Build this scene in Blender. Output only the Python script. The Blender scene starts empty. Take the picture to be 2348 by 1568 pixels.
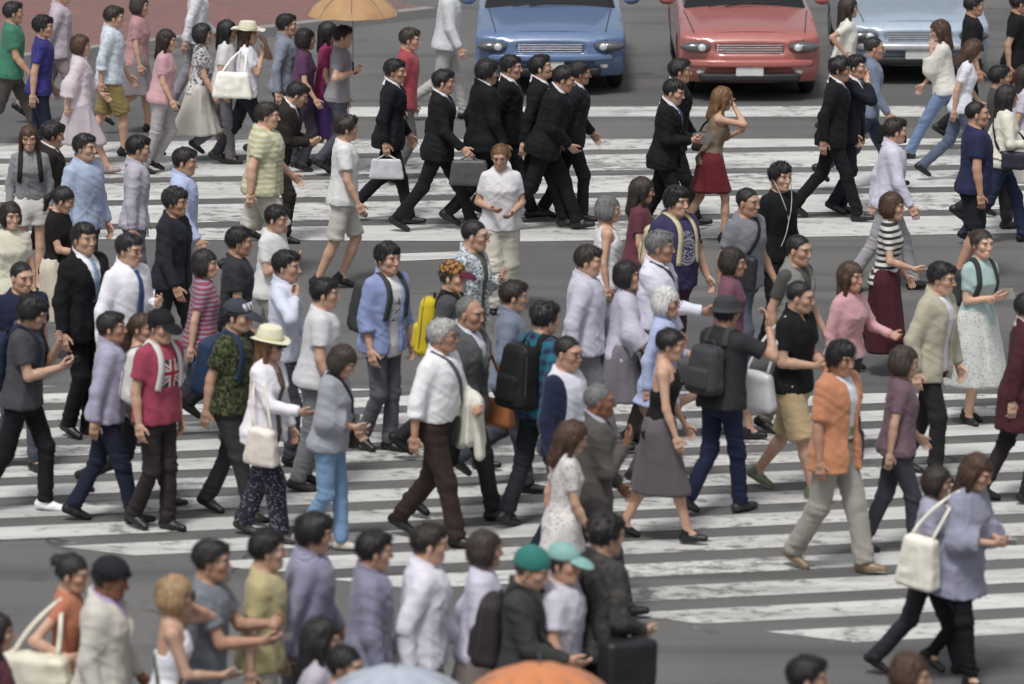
import bpy, math, random
import numpy as np
from mathutils import Vector, Matrix

# ------------------------------------------------------------------ camera, sky, sun, exposure
scn = bpy.context.scene
COL = scn.collection
PW, PH = 2347.0, 1568.0                 # measuring grid of the photograph
PITCH = math.radians(12.0)              # camera looks down
CAM_Z = 8.29
FOC = 2184.0 / math.tan(PITCH)          # focal length in measuring pixels
cam_d = bpy.data.cameras.new('camera')
cam = bpy.data.objects.new('camera', cam_d); COL.objects.link(cam)
cam.location = (0, 0, CAM_Z)
cam.rotation_euler = (math.pi / 2 - PITCH, 0, 0)
cam_d.sensor_width = 36.0
cam_d.lens = 36.0 * FOC / PW
cam_d.clip_start = 0.5; cam_d.clip_end = 2000
cam_d.dof.use_dof = True
cam_d.dof.focus_distance = 43.0
cam_d.dof.aperture_fstop = 2.4
scn.camera = cam

w = bpy.data.worlds.new('World'); scn.world = w; w.use_nodes = True
nt = w.node_tree; bg = nt.nodes['Background']
sky = nt.nodes.new('ShaderNodeTexSky'); sky.sky_type = 'NISHITA'; sky.sun_disc = False
SUN_EL, SUN_AZ = math.radians(62), math.radians(200)
sky.sun_elevation = SUN_EL; sky.sun_rotation = SUN_AZ
sky.dust_density = 4.0; sky.air_density = 1.0; sky.ozone_density = 1.0
hs = nt.nodes.new('ShaderNodeHueSaturation'); hs.inputs['Saturation'].default_value = 0.22
nt.links.new(sky.outputs[0], hs.inputs['Color']); nt.links.new(hs.outputs[0], bg.inputs['Color'])
bg.inputs['Strength'].default_value = 0.08
sl = bpy.data.lights.new('sun', 'SUN'); sl.energy = 1.5; sl.angle = math.radians(11); sl.color = (1.0, 0.975, 0.94)
so = bpy.data.objects.new('sun', sl); COL.objects.link(so)
sd = Vector((math.sin(SUN_AZ) * math.cos(SUN_EL), math.cos(SUN_AZ) * math.cos(SUN_EL), math.sin(SUN_EL)))
so.rotation_euler = (-sd).to_track_quat('-Z', 'Y').to_euler()
scn.view_settings.view_transform = 'Standard'; scn.view_settings.look = 'None'
scn.view_settings.exposure = 0.5; scn.view_settings.gamma = 1.0
scn.cycles.max_bounces = 5

# ------------------------------------------------------------------ helpers
def C(h, sat=.84):
    v = [int(h[i:i + 2], 16) / 255 for i in (0, 2, 4)]
    m_ = sum(v) / 3; v = [m_ + (x - m_) * sat for x in v]
    return tuple(x / 12.92 if x <= .04045 else ((x + .055) / 1.055) ** 2.4 for x in v)

def ray(u, v):
    x = (u - PW / 2) / FOC; y = -(v - PH / 2) / FOC
    c, s = math.cos(PITCH), math.sin(PITCH)
    return np.array([x, c + y * s, -s + y * c])

def at(u, v, z=0.0):
    d = ray(u, v); t = (z - CAM_Z) / d[2]
    return np.array([0, 0, CAM_Z]) + d * t

RNG = np.random.RandomState(11)
LAT = RNG.rand(32, 32, 32).astype(np.float32)
def vnoise(x, y, z):
    xi = np.floor(x).astype(int); yi = np.floor(y).astype(int); zi = np.floor(z).astype(int)
    fx, fy, fz = x - xi, y - yi, z - zi
    fx = fx * fx * (3 - 2 * fx); fy = fy * fy * (3 - 2 * fy); fz = fz * fz * (3 - 2 * fz)
    r = 0
    for a in (0, 1):
        for b in (0, 1):
            for c in (0, 1):
                r = r + LAT[(xi + a) & 31, (yi + b) & 31, (zi + c) & 31] * (fx if a else 1 - fx) * (fy if b else 1 - fy) * (fz if c else 1 - fz)
    return r

class Fr:
    """a frame: origin and axes in columns"""
    def __init__(s, o, R=None):
        s.o = np.array(o, float); s.R = np.eye(3) if R is None else np.array(R, float)
    def loc(s, X, Y, Z):
        a, b, c = X - s.o[0], Y - s.o[1], Z - s.o[2]; R = s.R
        return (a * R[0, 0] + b * R[1, 0] + c * R[2, 0], a * R[0, 1] + b * R[1, 1] + c * R[2, 1], a * R[0, 2] + b * R[1, 2] + c * R[2, 2])
    def w(s, p):
        return s.o + s.R @ np.array(p, float)
    def d(s, v):
        return s.R @ np.array(v, float)
    def pts(s, V, k=1.0):
        return (V * k) @ s.R.T + s.o
    def mat(s, k=1.0):
        M = np.eye(4); M[:3, :3] = s.R * k; M[:3, 3] = s.o
        return Matrix(M.tolist())

def rotx(a): c, s = math.cos(a), math.sin(a); return np.array([[1, 0, 0], [0, c, -s], [0, s, c]])
def roty(a): c, s = math.cos(a), math.sin(a); return np.array([[c, 0, s], [0, 1, 0], [-s, 0, c]])
def rotz(a): c, s = math.cos(a), math.sin(a); return np.array([[c, -s, 0], [s, c, 0], [0, 0, 1]])
def unit(v): v = np.array(v, float); return v / (np.linalg.norm(v) + 1e-9)

IDF = Fr((0, 0, 0))
def P_rc(a, b, ra, rb, c0=False, c1=False):
    a = np.array(a, float); b = np.array(b, float); ab = b - a; L2 = ab @ ab + 1e-12; L = math.sqrt(L2)
    def fn(X, Y, Z):
        x, y, z = X - a[0], Y - a[1], Z - a[2]
        t0 = (x * ab[0] + y * ab[1] + z * ab[2]) / L2
        t = np.clip(t0, 0, 1)
        d = np.sqrt((x - t * ab[0]) ** 2 + (y - t * ab[1]) ** 2 + (z - t * ab[2]) ** 2) - (ra + (rb - ra) * t)
        if c1: d = np.maximum(d, (t0 - 1) * L)
        if c0: d = np.maximum(d, -t0 * L)
        return d
    r = max(ra, rb)
    return fn, np.minimum(a, b) - r, np.maximum(a, b) + r

def P_ell(c, r, fr=IDF):
    c = np.array(c, float); r = np.array(r, float); m = r.min()
    def fn(X, Y, Z):
        x, y, z = fr.loc(X, Y, Z)
        return (np.sqrt(((x - c[0]) / r[0]) ** 2 + ((y - c[1]) / r[1]) ** 2 + ((z - c[2]) / r[2]) ** 2) - 1) * m
    wc = fr.w(c); e = np.abs(fr.R) @ r
    return fn, wc - e, wc + e

def P_box(c, h, rd, fr=IDF, taper=0.0):
    c = np.array(c, float); h = np.array(h, float)
    def fn(X, Y, Z):
        x, y, z = fr.loc(X, Y, Z)
        x, y, z = x - c[0], y - c[1], z - c[2]
        s = 1 + taper * z / h[2]
        qx, qy, qz = np.abs(x) - (h[0] * s - rd), np.abs(y) - (h[1] * s - rd), np.abs(z) - (h[2] - rd)
        return np.sqrt(np.maximum(qx, 0) ** 2 + np.maximum(qy, 0) ** 2 + np.maximum(qz, 0) ** 2) + np.minimum(np.maximum(np.maximum(qx, qy), qz), 0) - rd
    wc = fr.w(c); e = np.abs(fr.R) @ (h * (1 + abs(taper)))
    return fn, wc - e, wc + e

def P_loft(fr, tab, off=0.0, z0=None, z1=None, tilt=0.0, n=2.3, wob=0.0, ph=0.0):
    """stack of ellipses along the frame's z: rows (z, centre x, half depth, half width)"""
    tab = np.array(tab, float)
    z0 = tab[0, 0] if z0 is None else z0; z1 = tab[-1, 0] if z1 is None else z1
    def fn(X, Y, Z):
        x, y, z = fr.loc(X, Y, Z)
        cx = np.interp(z, tab[:, 0], tab[:, 1]); wx = np.interp(z, tab[:, 0], tab[:, 2]) + off; wy = np.interp(z, tab[:, 0], tab[:, 3]) + off
        xx = x - cx
        if wob:
            an = np.arctan2(y, xx); lo = np.clip((z1 - z) / (z1 - z0), 0, 1)
            f = 1 + wob * lo * (np.sin(an * 7 + ph) * .6 + np.sin(an * 11 + ph * 2.3 + z * 3) * .4)
            wx = wx * f; wy = wy * f
        ax, ay = np.abs(xx / wx), np.abs(y / wy)
        d = ((ax ** n + ay ** n + 1e-9) ** (1 / n) - 1) * np.minimum(wx, wy)
        return np.maximum(np.maximum(d, (z - z1) + tilt * x), z0 - z)
    m2, m3 = tab[:, 2].max() + off + .03, tab[:, 3].max() + off + .03
    cs = np.array([fr.w((x, y, z)) for x in (-m2 - .06, m2 + .06) for y in (-m3, m3) for z in (z0, z1 + .04)])
    return fn, cs.min(0), cs.max(0)

def smin(a, b, k):
    if k <= 0: return np.minimum(a, b)
    h = np.maximum(k - np.abs(a - b), 0) / k
    return np.minimum(a, b) - h * h * k * .25
def smax(a, b, k):
    return -smin(-a, -b, k)

class Fld:
    def __init__(s): s.ops = []
    def add(s, prim, k=0.02): s.ops.append(('u', prim, k)); return s
    def sub(s, prim, k=0.0): s.ops.append(('s', prim, k)); return s
    def cut(s, fn): s.ops.append(('c', (fn, None, None), 0)); return s
    def ev(s, X, Y, Z):
        f = np.ones(np.broadcast(X, Y, Z).shape)
        for op, (fn, lo, hi), k in s.ops:
            d = fn(X, Y, Z)
            f = smin(f, d, k) if op == 'u' else smax(f, -d, k) if op == 's' else np.maximum(f, d)
        return f
    def box(s):
        L = [p for op, p, k in s.ops if op == 'u']
        return np.min([p[1] for p in L], 0), np.max([p[2] for p in L], 0)
    def grid(s, h, fine=None):
        lo, hi = s.box(); lo = lo - .03; hi = hi + .03; ax = []
        for i in range(3):
            if fine is None: ax.append(np.arange(lo[i], hi[i] + h, h)); continue
            fl, fh, hf = fine[0][i], fine[1][i], fine[2]
            fl, fh = max(fl, lo[i]), min(fh, hi[i])
            if fl >= fh: ax.append(np.arange(lo[i], hi[i] + h, h)); continue
            a = np.linspace(lo[i], fl, max(2, int(math.ceil((fl - lo[i]) / h)) + 1)) if fl > lo[i] + 1e-4 else np.array([fl])
            b = np.linspace(fl, fh, max(2, int(math.ceil((fh - fl) / hf)) + 1))
            c = np.linspace(fh, hi[i], max(2, int(math.ceil((hi[i] - fh) / h)) + 1)) if fh < hi[i] - 1e-4 else np.array([fh])
            ax.append(np.unique(np.round(np.concatenate([a, b, c]), 6)))
        return ax
    def mesh(s, h, fine=None):
        xs, ys, zs = s.grid(h, fine)
        f = np.ones((len(xs), len(ys), len(zs)), np.float32)
        for op, (fn, lo, hi), k in s.ops:
            if lo is None:
                f = np.maximum(f, fn(xs[:, None, None], ys[None, :, None], zs[None, None, :])); continue
            pad = k + .03
            sl = []
            for a, l, u in ((xs, lo[0], hi[0]), (ys, lo[1], hi[1]), (zs, lo[2], hi[2])):
                sl.append(slice(max(0, np.searchsorted(a, l - pad) - 1), min(len(a), np.searchsorted(a, u + pad) + 1)))
            sl = tuple(sl)
            if any(q.stop <= q.start for q in sl): continue
            d = fn(xs[sl[0]][:, None, None], ys[sl[1]][None, :, None], zs[sl[2]][None, None, :])
            f[sl] = smin(f[sl], d, k) if op == 'u' else smax(f[sl], -d, k)
        f[0] = f[-1] = 1; f[:, 0] = f[:, -1] = 1; f[:, :, 0] = f[:, :, -1] = 1
        return nets(f, xs, ys, zs)

def nets(f, xs, ys, zs):
    """surface nets: quads where the field changes sign"""
    ins = f < 0
    u = ins.view(np.uint8)
    s = u[:-1] + u[1:]; s = s[:, :-1] + s[:, 1:]; s = s[:, :, :-1] + s[:, :, 1:]
    act = (s > 0) & (s < 8)
    I, J, K = np.nonzero(act)
    idx = -np.ones(act.shape, np.int32); idx[I, J, K] = np.arange(len(I))
    val = {}
    for c in range(8):
        a, b, d = c & 1, (c >> 1) & 1, (c >> 2) & 1
        val[c] = f[I + a, J + b, K + d].astype(np.float64)
    acc = np.zeros((len(I), 3)); cnt = np.zeros(len(I))
    for c in range(8):
        for bit in range(3):
            if c & (1 << bit): continue
            e = c | (1 << bit)
            m = (val[c] < 0) != (val[e] < 0)
            t = np.where(m, val[c] / (val[c] - val[e] + 1e-20), 0)
            p = [np.full(len(I), float((c >> q) & 1)) for q in range(3)]
            p[bit] = t
            for q in range(3): acc[:, q] += np.where(m, p[q], 0)
            cnt += m
    acc /= np.maximum(cnt, 1)[:, None]
    V = np.stack([xs[I] + acc[:, 0] * (xs[I + 1] - xs[I]), ys[J] + acc[:, 1] * (ys[J + 1] - ys[J]), zs[K] + acc[:, 2] * (zs[K + 1] - zs[K])], 1)
    Q = []
    for axn in range(3):
        A = ins[:-1, 1:-1, 1:-1] if axn == 0 else ins[1:-1, :-1, 1:-1] if axn == 1 else ins[1:-1, 1:-1, :-1]
        B = ins[1:, 1:-1, 1:-1] if axn == 0 else ins[1:-1, 1:, 1:-1] if axn == 1 else ins[1:-1, 1:-1, 1:]
        i, j, k = np.nonzero(A != B)
        o = [0, 0, 0]; o[(axn + 1) % 3] = 1; o[(axn + 2) % 3] = 1
        i, j, k = i + o[0], j + o[1], k + o[2]
        fl = ins[i, j, k]
        e1 = [0, 0, 0]; e1[(axn + 1) % 3] = 1; e2 = [0, 0, 0]; e2[(axn + 2) % 3] = 1
        q0 = idx[i - e1[0] - e2[0], j - e1[1] - e2[1], k - e1[2] - e2[2]]
        q1 = idx[i - e2[0], j - e2[1], k - e2[2]]
        q2 = idx[i, j, k]
        q3 = idx[i - e1[0], j - e1[1], k - e1[2]]
        q = np.stack([q0, q1, q2, q3], 1)
        q[~fl] = q[~fl][:, ::-1]
        Q.append(q)
    return V, np.concatenate(Q)

def vnormals(V, F):
    a, b, c, d = V[F[:, 0]], V[F[:, 1]], V[F[:, 2]], V[F[:, 3]]
    n = np.cross(c - a, d - b); N = np.zeros_like(V)
    for q in range(4): np.add.at(N, F[:, q], n)
    return N / (np.linalg.norm(N, axis=1, keepdims=True) + 1e-12)

def relax(V, F, it=1, lam=.5):
    for _ in range(it):
        S = np.zeros_like(V); n = np.zeros(len(V))
        for q in range(4):
            np.add.at(S, F[:, q], V[F[:, (q + 1) % 4]] + V[F[:, (q + 3) % 4]]); np.add.at(n, F[:, q], 2)
        V = V + lam * (S / np.maximum(n, 1)[:, None] - V)
    return V

def join(parts):
    Vs, Fs, Ms, o = [], [], [], 0
    for V, F, m in parts:
        Vs.append(V); Fs.append(F + o); Ms.append(np.full(len(F), m, np.int32) if np.isscalar(m) else m); o += len(V)
    return np.concatenate(Vs), np.concatenate(Fs), np.concatenate(Ms)

def mkmesh(name, V, F, mats, mi=None, smooth=True):
    me = bpy.data.meshes.new(name)
    V = np.ascontiguousarray(V, np.float32); F = np.ascontiguousarray(F, np.int32); k = F.shape[1]
    me.vertices.add(len(V)); me.vertices.foreach_set('co', V.ravel())
    me.loops.add(F.size); me.loops.foreach_set('vertex_index', F.ravel())
    me.polygons.add(len(F)); me.polygons.foreach_set('loop_start', np.arange(0, F.size, k, dtype=np.int32))
    if smooth: me.polygons.foreach_set('use_smooth', np.ones(len(F), bool))
    for m in (mats if isinstance(mats, (list, tuple)) else [mats]): me.materials.append(m)
    if mi is not None: me.polygons.foreach_set('material_index', np.ascontiguousarray(mi, np.int32))
    me.update(calc_edges=True)
    return me

def link(name, me, parent=None, M=None, label=None, cat=None, group=None, kind=None):
    o = bpy.data.objects.new(name, me); COL.objects.link(o)
    if parent is not None: o.parent = parent
    if M is not None: o.matrix_local = M
    if label: o['label'] = label
    if cat: o['category'] = cat
    if group: o['group'] = group
    if kind: o['kind'] = kind
    return o

_cs = {}
def ballmesh(n=4):
    if n not in _cs:
        g = np.linspace(-1, 1, n + 1); g = np.tan(g * math.pi / 4); V, F, o = [], [], 0
        for ax in range(3):
            for s in (-1, 1):
                A, B = np.meshgrid(g, g, indexing='ij'); p = np.zeros((n + 1, n + 1, 3))
                p[..., ax] = s; p[..., (ax + 1) % 3] = A; p[..., (ax + 2) % 3] = B
                V.append(p.reshape(-1, 3))
                i = np.arange(n)[:, None] * (n + 1) + np.arange(n)[None]; i = i.ravel()
                q = np.stack([i, i + n + 1, i + n + 2, i + 1], 1)
                F.append((q if s > 0 else q[:, ::-1]) + o); o += (n + 1) ** 2
        V = np.concatenate(V); V /= np.linalg.norm(V, axis=1, keepdims=True)
        key = np.round(V, 5); _, first, inv = np.unique(key, axis=0, return_index=True, return_inverse=True)
        _cs[n] = (V[first], inv.reshape(-1)[np.concatenate(F)])
    return _cs[n]
def blob(c, r, fr=IDF, n=4, k=1.0):
    V, F = ballmesh(n)
    return fr.pts(V * np.array(r) + np.array(c), k), F

def ribbon(pts, nrm, wd, th):
    """flat strap along points, lying on a surface with the given normals"""
    P = np.array(pts, float); N = np.array(nrm, float); n = len(P)
    T = np.gradient(P, axis=0); T /= np.linalg.norm(T, axis=1, keepdims=True) + 1e-9
    S = np.cross(T, N); S /= np.linalg.norm(S, axis=1, keepdims=True) + 1e-9
    N = np.cross(S, T)
    ring = [P - S * wd / 2 - N * th * .5, P + S * wd / 2 - N * th * .5, P + S * wd / 2 + N * th * .6, P - S * wd / 2 + N * th * .6]
    V = np.stack(ring, 1).reshape(-1, 3); F = []
    for i in range(n - 1):
        for q in range(4): F.append((i * 4 + q, i * 4 + (q + 1) % 4, i * 4 + 4 + (q + 1) % 4, i * 4 + 4 + q))
    F.append((3, 2, 1, 0)); e = (n - 1) * 4; F.append((e, e + 1, e + 2, e + 3))
    return V, np.array(F)

def tube(pts, r, n=6):
    P = np.array(pts, float); m = len(P)
    r = np.full(m, r) if np.isscalar(r) else np.array(r)
    T = np.gradient(P, axis=0); T /= np.linalg.norm(T, axis=1, keepdims=True) + 1e-9
    ref = np.array([0, 0, 1.]) if abs(T[0, 2]) < .9 else np.array([1., 0, 0])
    V = []
    for i in range(m):
        a = np.cross(T[i], ref); a /= np.linalg.norm(a) + 1e-9; b = np.cross(T[i], a)
        an = np.arange(n) * 2 * math.pi / n
        V.append(P[i] + r[i] * (np.cos(an)[:, None] * a + np.sin(an)[:, None] * b))
    V = np.concatenate(V); F = []
    for i in range(m - 1):
        for q in range(n): F.append((i * n + q, i * n + (q + 1) % n, i * n + n + (q + 1) % n, i * n + n + q))
    return V, np.array(F)

# ------------------------------------------------------------------ materials
_mats = {}
class NB:
    def __init__(s, name):
        s.m = bpy.data.materials.new(name); s.m.use_nodes = True; s.t = s.m.node_tree
        s.b = s.t.nodes['Principled BSDF']
    def n(s, ty, **kw):
        x = s.t.nodes.new('ShaderNode' + ty)
        for k, v in kw.items(): setattr(x, k, v)
        return x
    def l(s, a, b): s.t.links.new(a, b)
    def put(s, inp, v):
        if isinstance(v, (int, float)): inp.default_value = v
        elif isinstance(v, tuple): inp.default_value = (*v, 1) if len(v) == 3 and inp.type == 'RGBA' else v
        else: s.l(v, inp)
    def math(s, op, a, b=0.0, c=None):
        x = s.n('Math', operation=op); s.put(x.inputs[0], a); s.put(x.inputs[1], b)
        if c is not None: s.put(x.inputs[2], c)
        return x.outputs[0]
    def mix(s, f, a, b, mode='MIX'):
        x = s.n('Mix', data_type='RGBA', blend_type=mode); s.put(x.inputs[0], f); s.put(x.inputs[6], a); s.put(x.inputs[7], b)
        return x.outputs[2]
    def coord(s, kind='Object'): return s.n('TexCoord').outputs[kind]
    def xyz(s, v):
        x = s.n('SeparateXYZ'); s.l(v, x.inputs[0]); return x.outputs
    def noise(s, v, sc, det=3, rough=.5, out=0):
        x = s.n('TexNoise'); s.l(v, x.inputs['Vector']); x.inputs['Scale'].default_value = sc; x.inputs['Detail'].default_value = det
        x.inputs['Roughness'].default_value = rough
        return x.outputs[out]
    def scale(s, v, sc):
        x = s.n('Mapping'); s.l(v, x.inputs[0]); x.inputs['Scale'].default_value = sc; return x.outputs[0]
    def rng(s, v, a, b, c=0.0, d=1.0):
        x = s.n('MapRange'); s.l(v, x.inputs[0])
        for i, q in enumerate((a, b, c, d)): x.inputs[1 + i].default_value = q
        return x.outputs[0]
    def bump(s, h, st, dist=.01):
        x = s.n('Bump'); x.inputs['Strength'].default_value = st; x.inputs['Distance'].default_value = dist; s.l(h, x.inputs['Height'])
        s.l(x.outputs[0], s.b.inputs['Normal'])

def cloth(col, pat=None, c2=None, sc=1.0, rough=.85, sheen=.15):
    key = ('cloth', col, pat, c2, sc, rough)
    if key in _mats: return _mats[key]
    b = NB('cloth'); co = b.coord(); base = col; x, y, z = b.xyz(co)
    if pat == 'hstripe':
        base = b.mix(b.math('GREATER_THAN', b.math('SINE', b.math('MULTIPLY', z, 160 * sc)), 0.1), col, c2)
    elif pat == 'vstripe':
        base = b.mix(b.math('GREATER_THAN', b.math('SINE', b.math('MULTIPLY', b.math('ADD', y, b.math('MULTIPLY', x, .6)), 400 * sc)), 0.2), col, c2)
    elif pat == 'diag':
        base = b.mix(b.math('GREATER_THAN', b.math('SINE', b.math('MULTIPLY', b.math('ADD', y, z), 230 * sc)), 0.3), col, c2)
    elif pat == 'plaid':
        p = b.math('MULTIPLY', b.math('ADD', b.math('SINE', b.math('MULTIPLY', z, 75 * sc)), b.math('SINE', b.math('MULTIPLY', b.math('ADD', y, x), 75 * sc))), .25)
        base = b.mix(b.rng(b.math('ADD', p, b.math('MULTIPLY', b.noise(co, 9), .5)), 0, .6), col, c2)
    elif pat == 'camo':
        f = b.noise(co, 34 * sc, 2); base = b.mix(b.rng(f, .47, .53), col, c2)
        base = b.mix(b.rng(b.noise(b.scale(co, (1, 1.3, .8)), 52 * sc, 2), .55, .6), base, C('171a12'))
    elif pat == 'flower':
        v = b.n('TexVoronoi'); b.l(co, v.inputs['Vector']); v.inputs['Scale'].default_value = 28 * sc
        base = b.mix(b.rng(v.outputs['Distance'], .26, .34), c2, col)
    elif pat == 'blotch':
        base = b.mix(b.rng(b.noise(co, 26 * sc, 4, .7), .47, .56), col, c2)
    elif pat == 'spots':
        v = b.n('TexVoronoi'); b.l(co, v.inputs['Vector']); v.inputs['Scale'].default_value = 7 * sc
        base = b.mix(b.rng(v.outputs['Distance'], .16, .2), c2, col)
    elif pat == 'jack':      # crossed flag print on the chest
        yy = b.math('DIVIDE', y, .125); zz = b.math('DIVIDE', b.math('SUBTRACT', z, 1.235), .105)
        ay, az = b.math('ABSOLUTE', yy), b.math('ABSOLUTE', zz)
        dg = b.math('ABSOLUTE', b.math('SUBTRACT', ay, az))
        inside = b.math('MULTIPLY', b.math('MULTIPLY', b.math('LESS_THAN', ay, 1), b.math('LESS_THAN', az, 1)), b.math('GREATER_THAN', x, 0))
        fl = b.mix(b.math('LESS_THAN', dg, .22), C('3a3f50'), C('d8d0d0'))
        fl = b.mix(b.math('LESS_THAN', dg, .08), fl, C('a8202c'))
        fl = b.mix(b.math('LESS_THAN', b.math('MINIMUM', ay, az), .26), fl, C('d8d0d0'))
        fl = b.mix(b.math('LESS_THAN', b.math('MINIMUM', ay, az), .14), fl, C('b02030'))
        base = b.mix(inside, col, fl)
    elif pat == 'badge':     # round printed emblem with a line of script above it
        zz = b.math('SUBTRACT', z, 1.17)
        r = b.math('SQRT', b.math('ADD', b.math('MULTIPLY', y, y), b.math('MULTIPLY', zz, zz)))
        ring = b.math('MAXIMUM', b.math('LESS_THAN', b.math('ABSOLUTE', b.math('SUBTRACT', r, .105)), .010), b.math('LESS_THAN', b.math('ABSOLUTE', b.math('SUBTRACT', r, .080)), .006))
        scr = b.math('MULTIPLY', b.math('MULTIPLY', b.math('LESS_THAN', b.math('ABSOLUTE', b.math('SUBTRACT', z, 1.315)), .032), b.math('LESS_THAN', b.math('ABSOLUTE', y), .085)), b.math('GREATER_THAN', b.noise(b.scale(co, (1, 1.6, .8)), 55, 1), .54))
        bars = b.math('MULTIPLY', b.math('LESS_THAN', r, .068), b.math('GREATER_THAN', b.noise(b.scale(co, (1, .7, 2.2)), 45, 1), .53))
        base = b.mix(b.math('MULTIPLY', b.math('MAXIMUM', b.math('MAXIMUM', ring, scr), bars), b.math('GREATER_THAN', x, 0)), col, c2)
    elif pat == 'poster':    # small green panel print with thin dark frame
        ay = b.math('ABSOLUTE', b.math('SUBTRACT', y, .0)); z1 = b.math('ABSOLUTE', b.math('SUBTRACT', z, 1.03)); z2 = b.math('ABSOLUTE', b.math('SUBTRACT', z, 1.17))
        blk = b.math('MULTIPLY', b.math('MULTIPLY', b.math('LESS_THAN', ay, .06), b.math('LESS_THAN', z1, .035)), b.math('GREATER_THAN', b.noise(co, 70, 1), .42))
        leaf = b.math('MULTIPLY', b.math('MULTIPLY', b.math('LESS_THAN', ay, .05), b.math('LESS_THAN', z2, .03)), b.math('GREATER_THAN', b.noise(co, 40, 1), .55))
        fr = b.math('MULTIPLY', b.math('LESS_THAN', b.math('ABSOLUTE', b.math('SUBTRACT', ay, .078)), .003), b.math('LESS_THAN', b.math('ABSOLUTE', b.math('SUBTRACT', z, 1.12)), .11))
        base = b.mix(b.math('MULTIPLY', b.math('MAXIMUM', blk, leaf), b.math('GREATER_THAN', x, 0)), col, C('2f7f4c'))
        base = b.mix(b.math('MULTIPLY', fr, b.math('GREATER_THAN', x, 0)), base, C('555a60'))
    elif pat == 'ink':       # loose dark brush print down the front
        m = b.math('MULTIPLY', b.math('LESS_THAN', b.math('ABSOLUTE', y), .07), b.math('LESS_THAN', b.math('ABSOLUTE', b.math('SUBTRACT', z, 1.2)), .12))
        m = b.math('MULTIPLY', b.math('MULTIPLY', m, b.math('GREATER_THAN', b.noise(co, 38, 3, .7), .56)), b.math('GREATER_THAN', x, 0))
        base = b.mix(m, col, c2)
    elif pat == 'swash':     # one thin pen-stroke across the chest
        k = b.math('SUBTRACT', b.math('SUBTRACT', z, 1.22), b.math('MULTIPLY', y, -.25))
        m = b.math('MULTIPLY', b.math('LESS_THAN', b.math('ABSOLUTE', k), .009), b.math('LESS_THAN', b.math('ABSOLUTE', y), .09))
        base = b.mix(b.math('MULTIPLY', m, b.math('GREATER_THAN', x, 0)), col, c2)
    elif pat == 'placket':   # button band, buttons and a chest pocket seam
        ay = b.math('ABSOLUTE', y)
        ln = b.math('LESS_THAN', b.math('ABSOLUTE', b.math('SUBTRACT', ay, .017)), .0022)
        bt = b.math('MULTIPLY', b.math('LESS_THAN', ay, .006), b.math('LESS_THAN', b.math('FRACT', b.math('MULTIPLY', z, 11)), .11))
        py, pz = b.math('ABSOLUTE', b.math('SUBTRACT', y, .085)), b.math('ABSOLUTE', b.math('SUBTRACT', z, 1.24))
        pk = b.math('MULTIPLY', b.math('LESS_THAN', b.math('ABSOLUTE', b.math('SUBTRACT', b.math('MAXIMUM', py, pz), .052)), .0022), b.math('LESS_THAN', b.math('MAXIMUM', py, pz), .06))
        base = b.mix(b.math('MULTIPLY', b.math('MAXIMUM', b.math('MAXIMUM', ln, bt), pk), b.math('GREATER_THAN', x, .02)), col, tuple(c_ * .55 for c_ in col))
    elif pat == 'raglan':    # coloured sleeves on a pale front
        m = b.math('GREATER_THAN', b.math('ABSOLUTE', y), .145)
        base = b.mix(m, col, c2)
    tint = b.noise(co, 6, 3)
    base = b.mix(.22, base, b.mix(b.rng(tint, .3, .7), (.55, .55, .55), (1.25, 1.25, 1.25)), 'MULTIPLY') if True else base
    b.put(b.b.inputs['Base Color'], base)
    b.b.inputs['Roughness'].default_value = rough
    b.b.inputs['Sheen Weight'].default_value = sheen * min(1, 4 * sum(col) / 3); b.b.inputs['Sheen Roughness'].default_value = .5
    b.b.inputs['Specular IOR Level'].default_value = .25
    nz = b.n('TexNoise'); b.l(b.scale(co, (1, 1, 1.4)), nz.inputs['Vector']); nz.inputs['Scale'].default_value = 11; nz.inputs['Detail'].default_value = 3; nz.inputs['Distortion'].default_value = 1.2
    cr = b.math('SUBTRACT', 1.0, b.math('MULTIPLY', b.math('ABSOLUTE', b.math('SUBTRACT', nz.outputs[0], .5)), 4.0))
    h = b.math('ADD', b.math('MULTIPLY', cr, .5), b.math('MULTIPLY', b.noise(co, 260, 1), .08))
    b.bump(h, .28, .012)
    _mats[key] = b.m; return b.m

def leather(col, rough=.45):
    key = ('lea', col, rough)
    if key in _mats: return _mats[key]
    b = NB('leather'); co = b.coord()
    b.put(b.b.inputs['Base Color'], b.mix(b.rng(b.noise(co, 12), .3, .7), col, tuple(min(1, c * 1.35) for c in col)))
    b.b.inputs['Roughness'].default_value = rough
    b.bump(b.noise(co, 60, 3), .3, .004)
    _mats[key] = b.m; return b.m

def plain(col, rough=.5, metal=0.0, name='paint', coat=0.0):
    key = ('plain', col, rough, metal, coat)
    if key in _mats: return _mats[key]
    b = NB(name); co = b.coord()
    b.put(b.b.inputs['Base Color'], b.mix(b.rng(b.noise(co, 9), .3, .7), col, tuple(c * .88 for c in col)))
    b.b.inputs['Roughness'].default_value = rough; b.b.inputs['Metallic'].default_value = metal
    b.b.inputs['Coat Weight'].default_value = coat; b.b.inputs['Coat Roughness'].default_value = .08
    _mats[key] = b.m; return b.m

def skin(col):
    key = ('skin', col)
    if key in _mats: return _mats[key]
    b = NB('skin'); co = b.coord()
    c = b.mix(b.rng(b.noise(co, 14, 3), .35, .7), col, (col[0] * 1.02, col[1] * .86, col[2] * .8))
    b.put(b.b.inputs['Base Color'], c)
    b.b.inputs['Roughness'].default_value = .48
    b.b.inputs['Subsurface Weight'].default_value = .12; b.b.inputs['Subsurface Radius'].default_value = (.012, .005, .003)
    b.b.inputs['Specular IOR Level'].default_value = .35
    b.bump(b.noise(co, 160, 2), .12, .003)
    _mats[key] = b.m; return b.m

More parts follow.
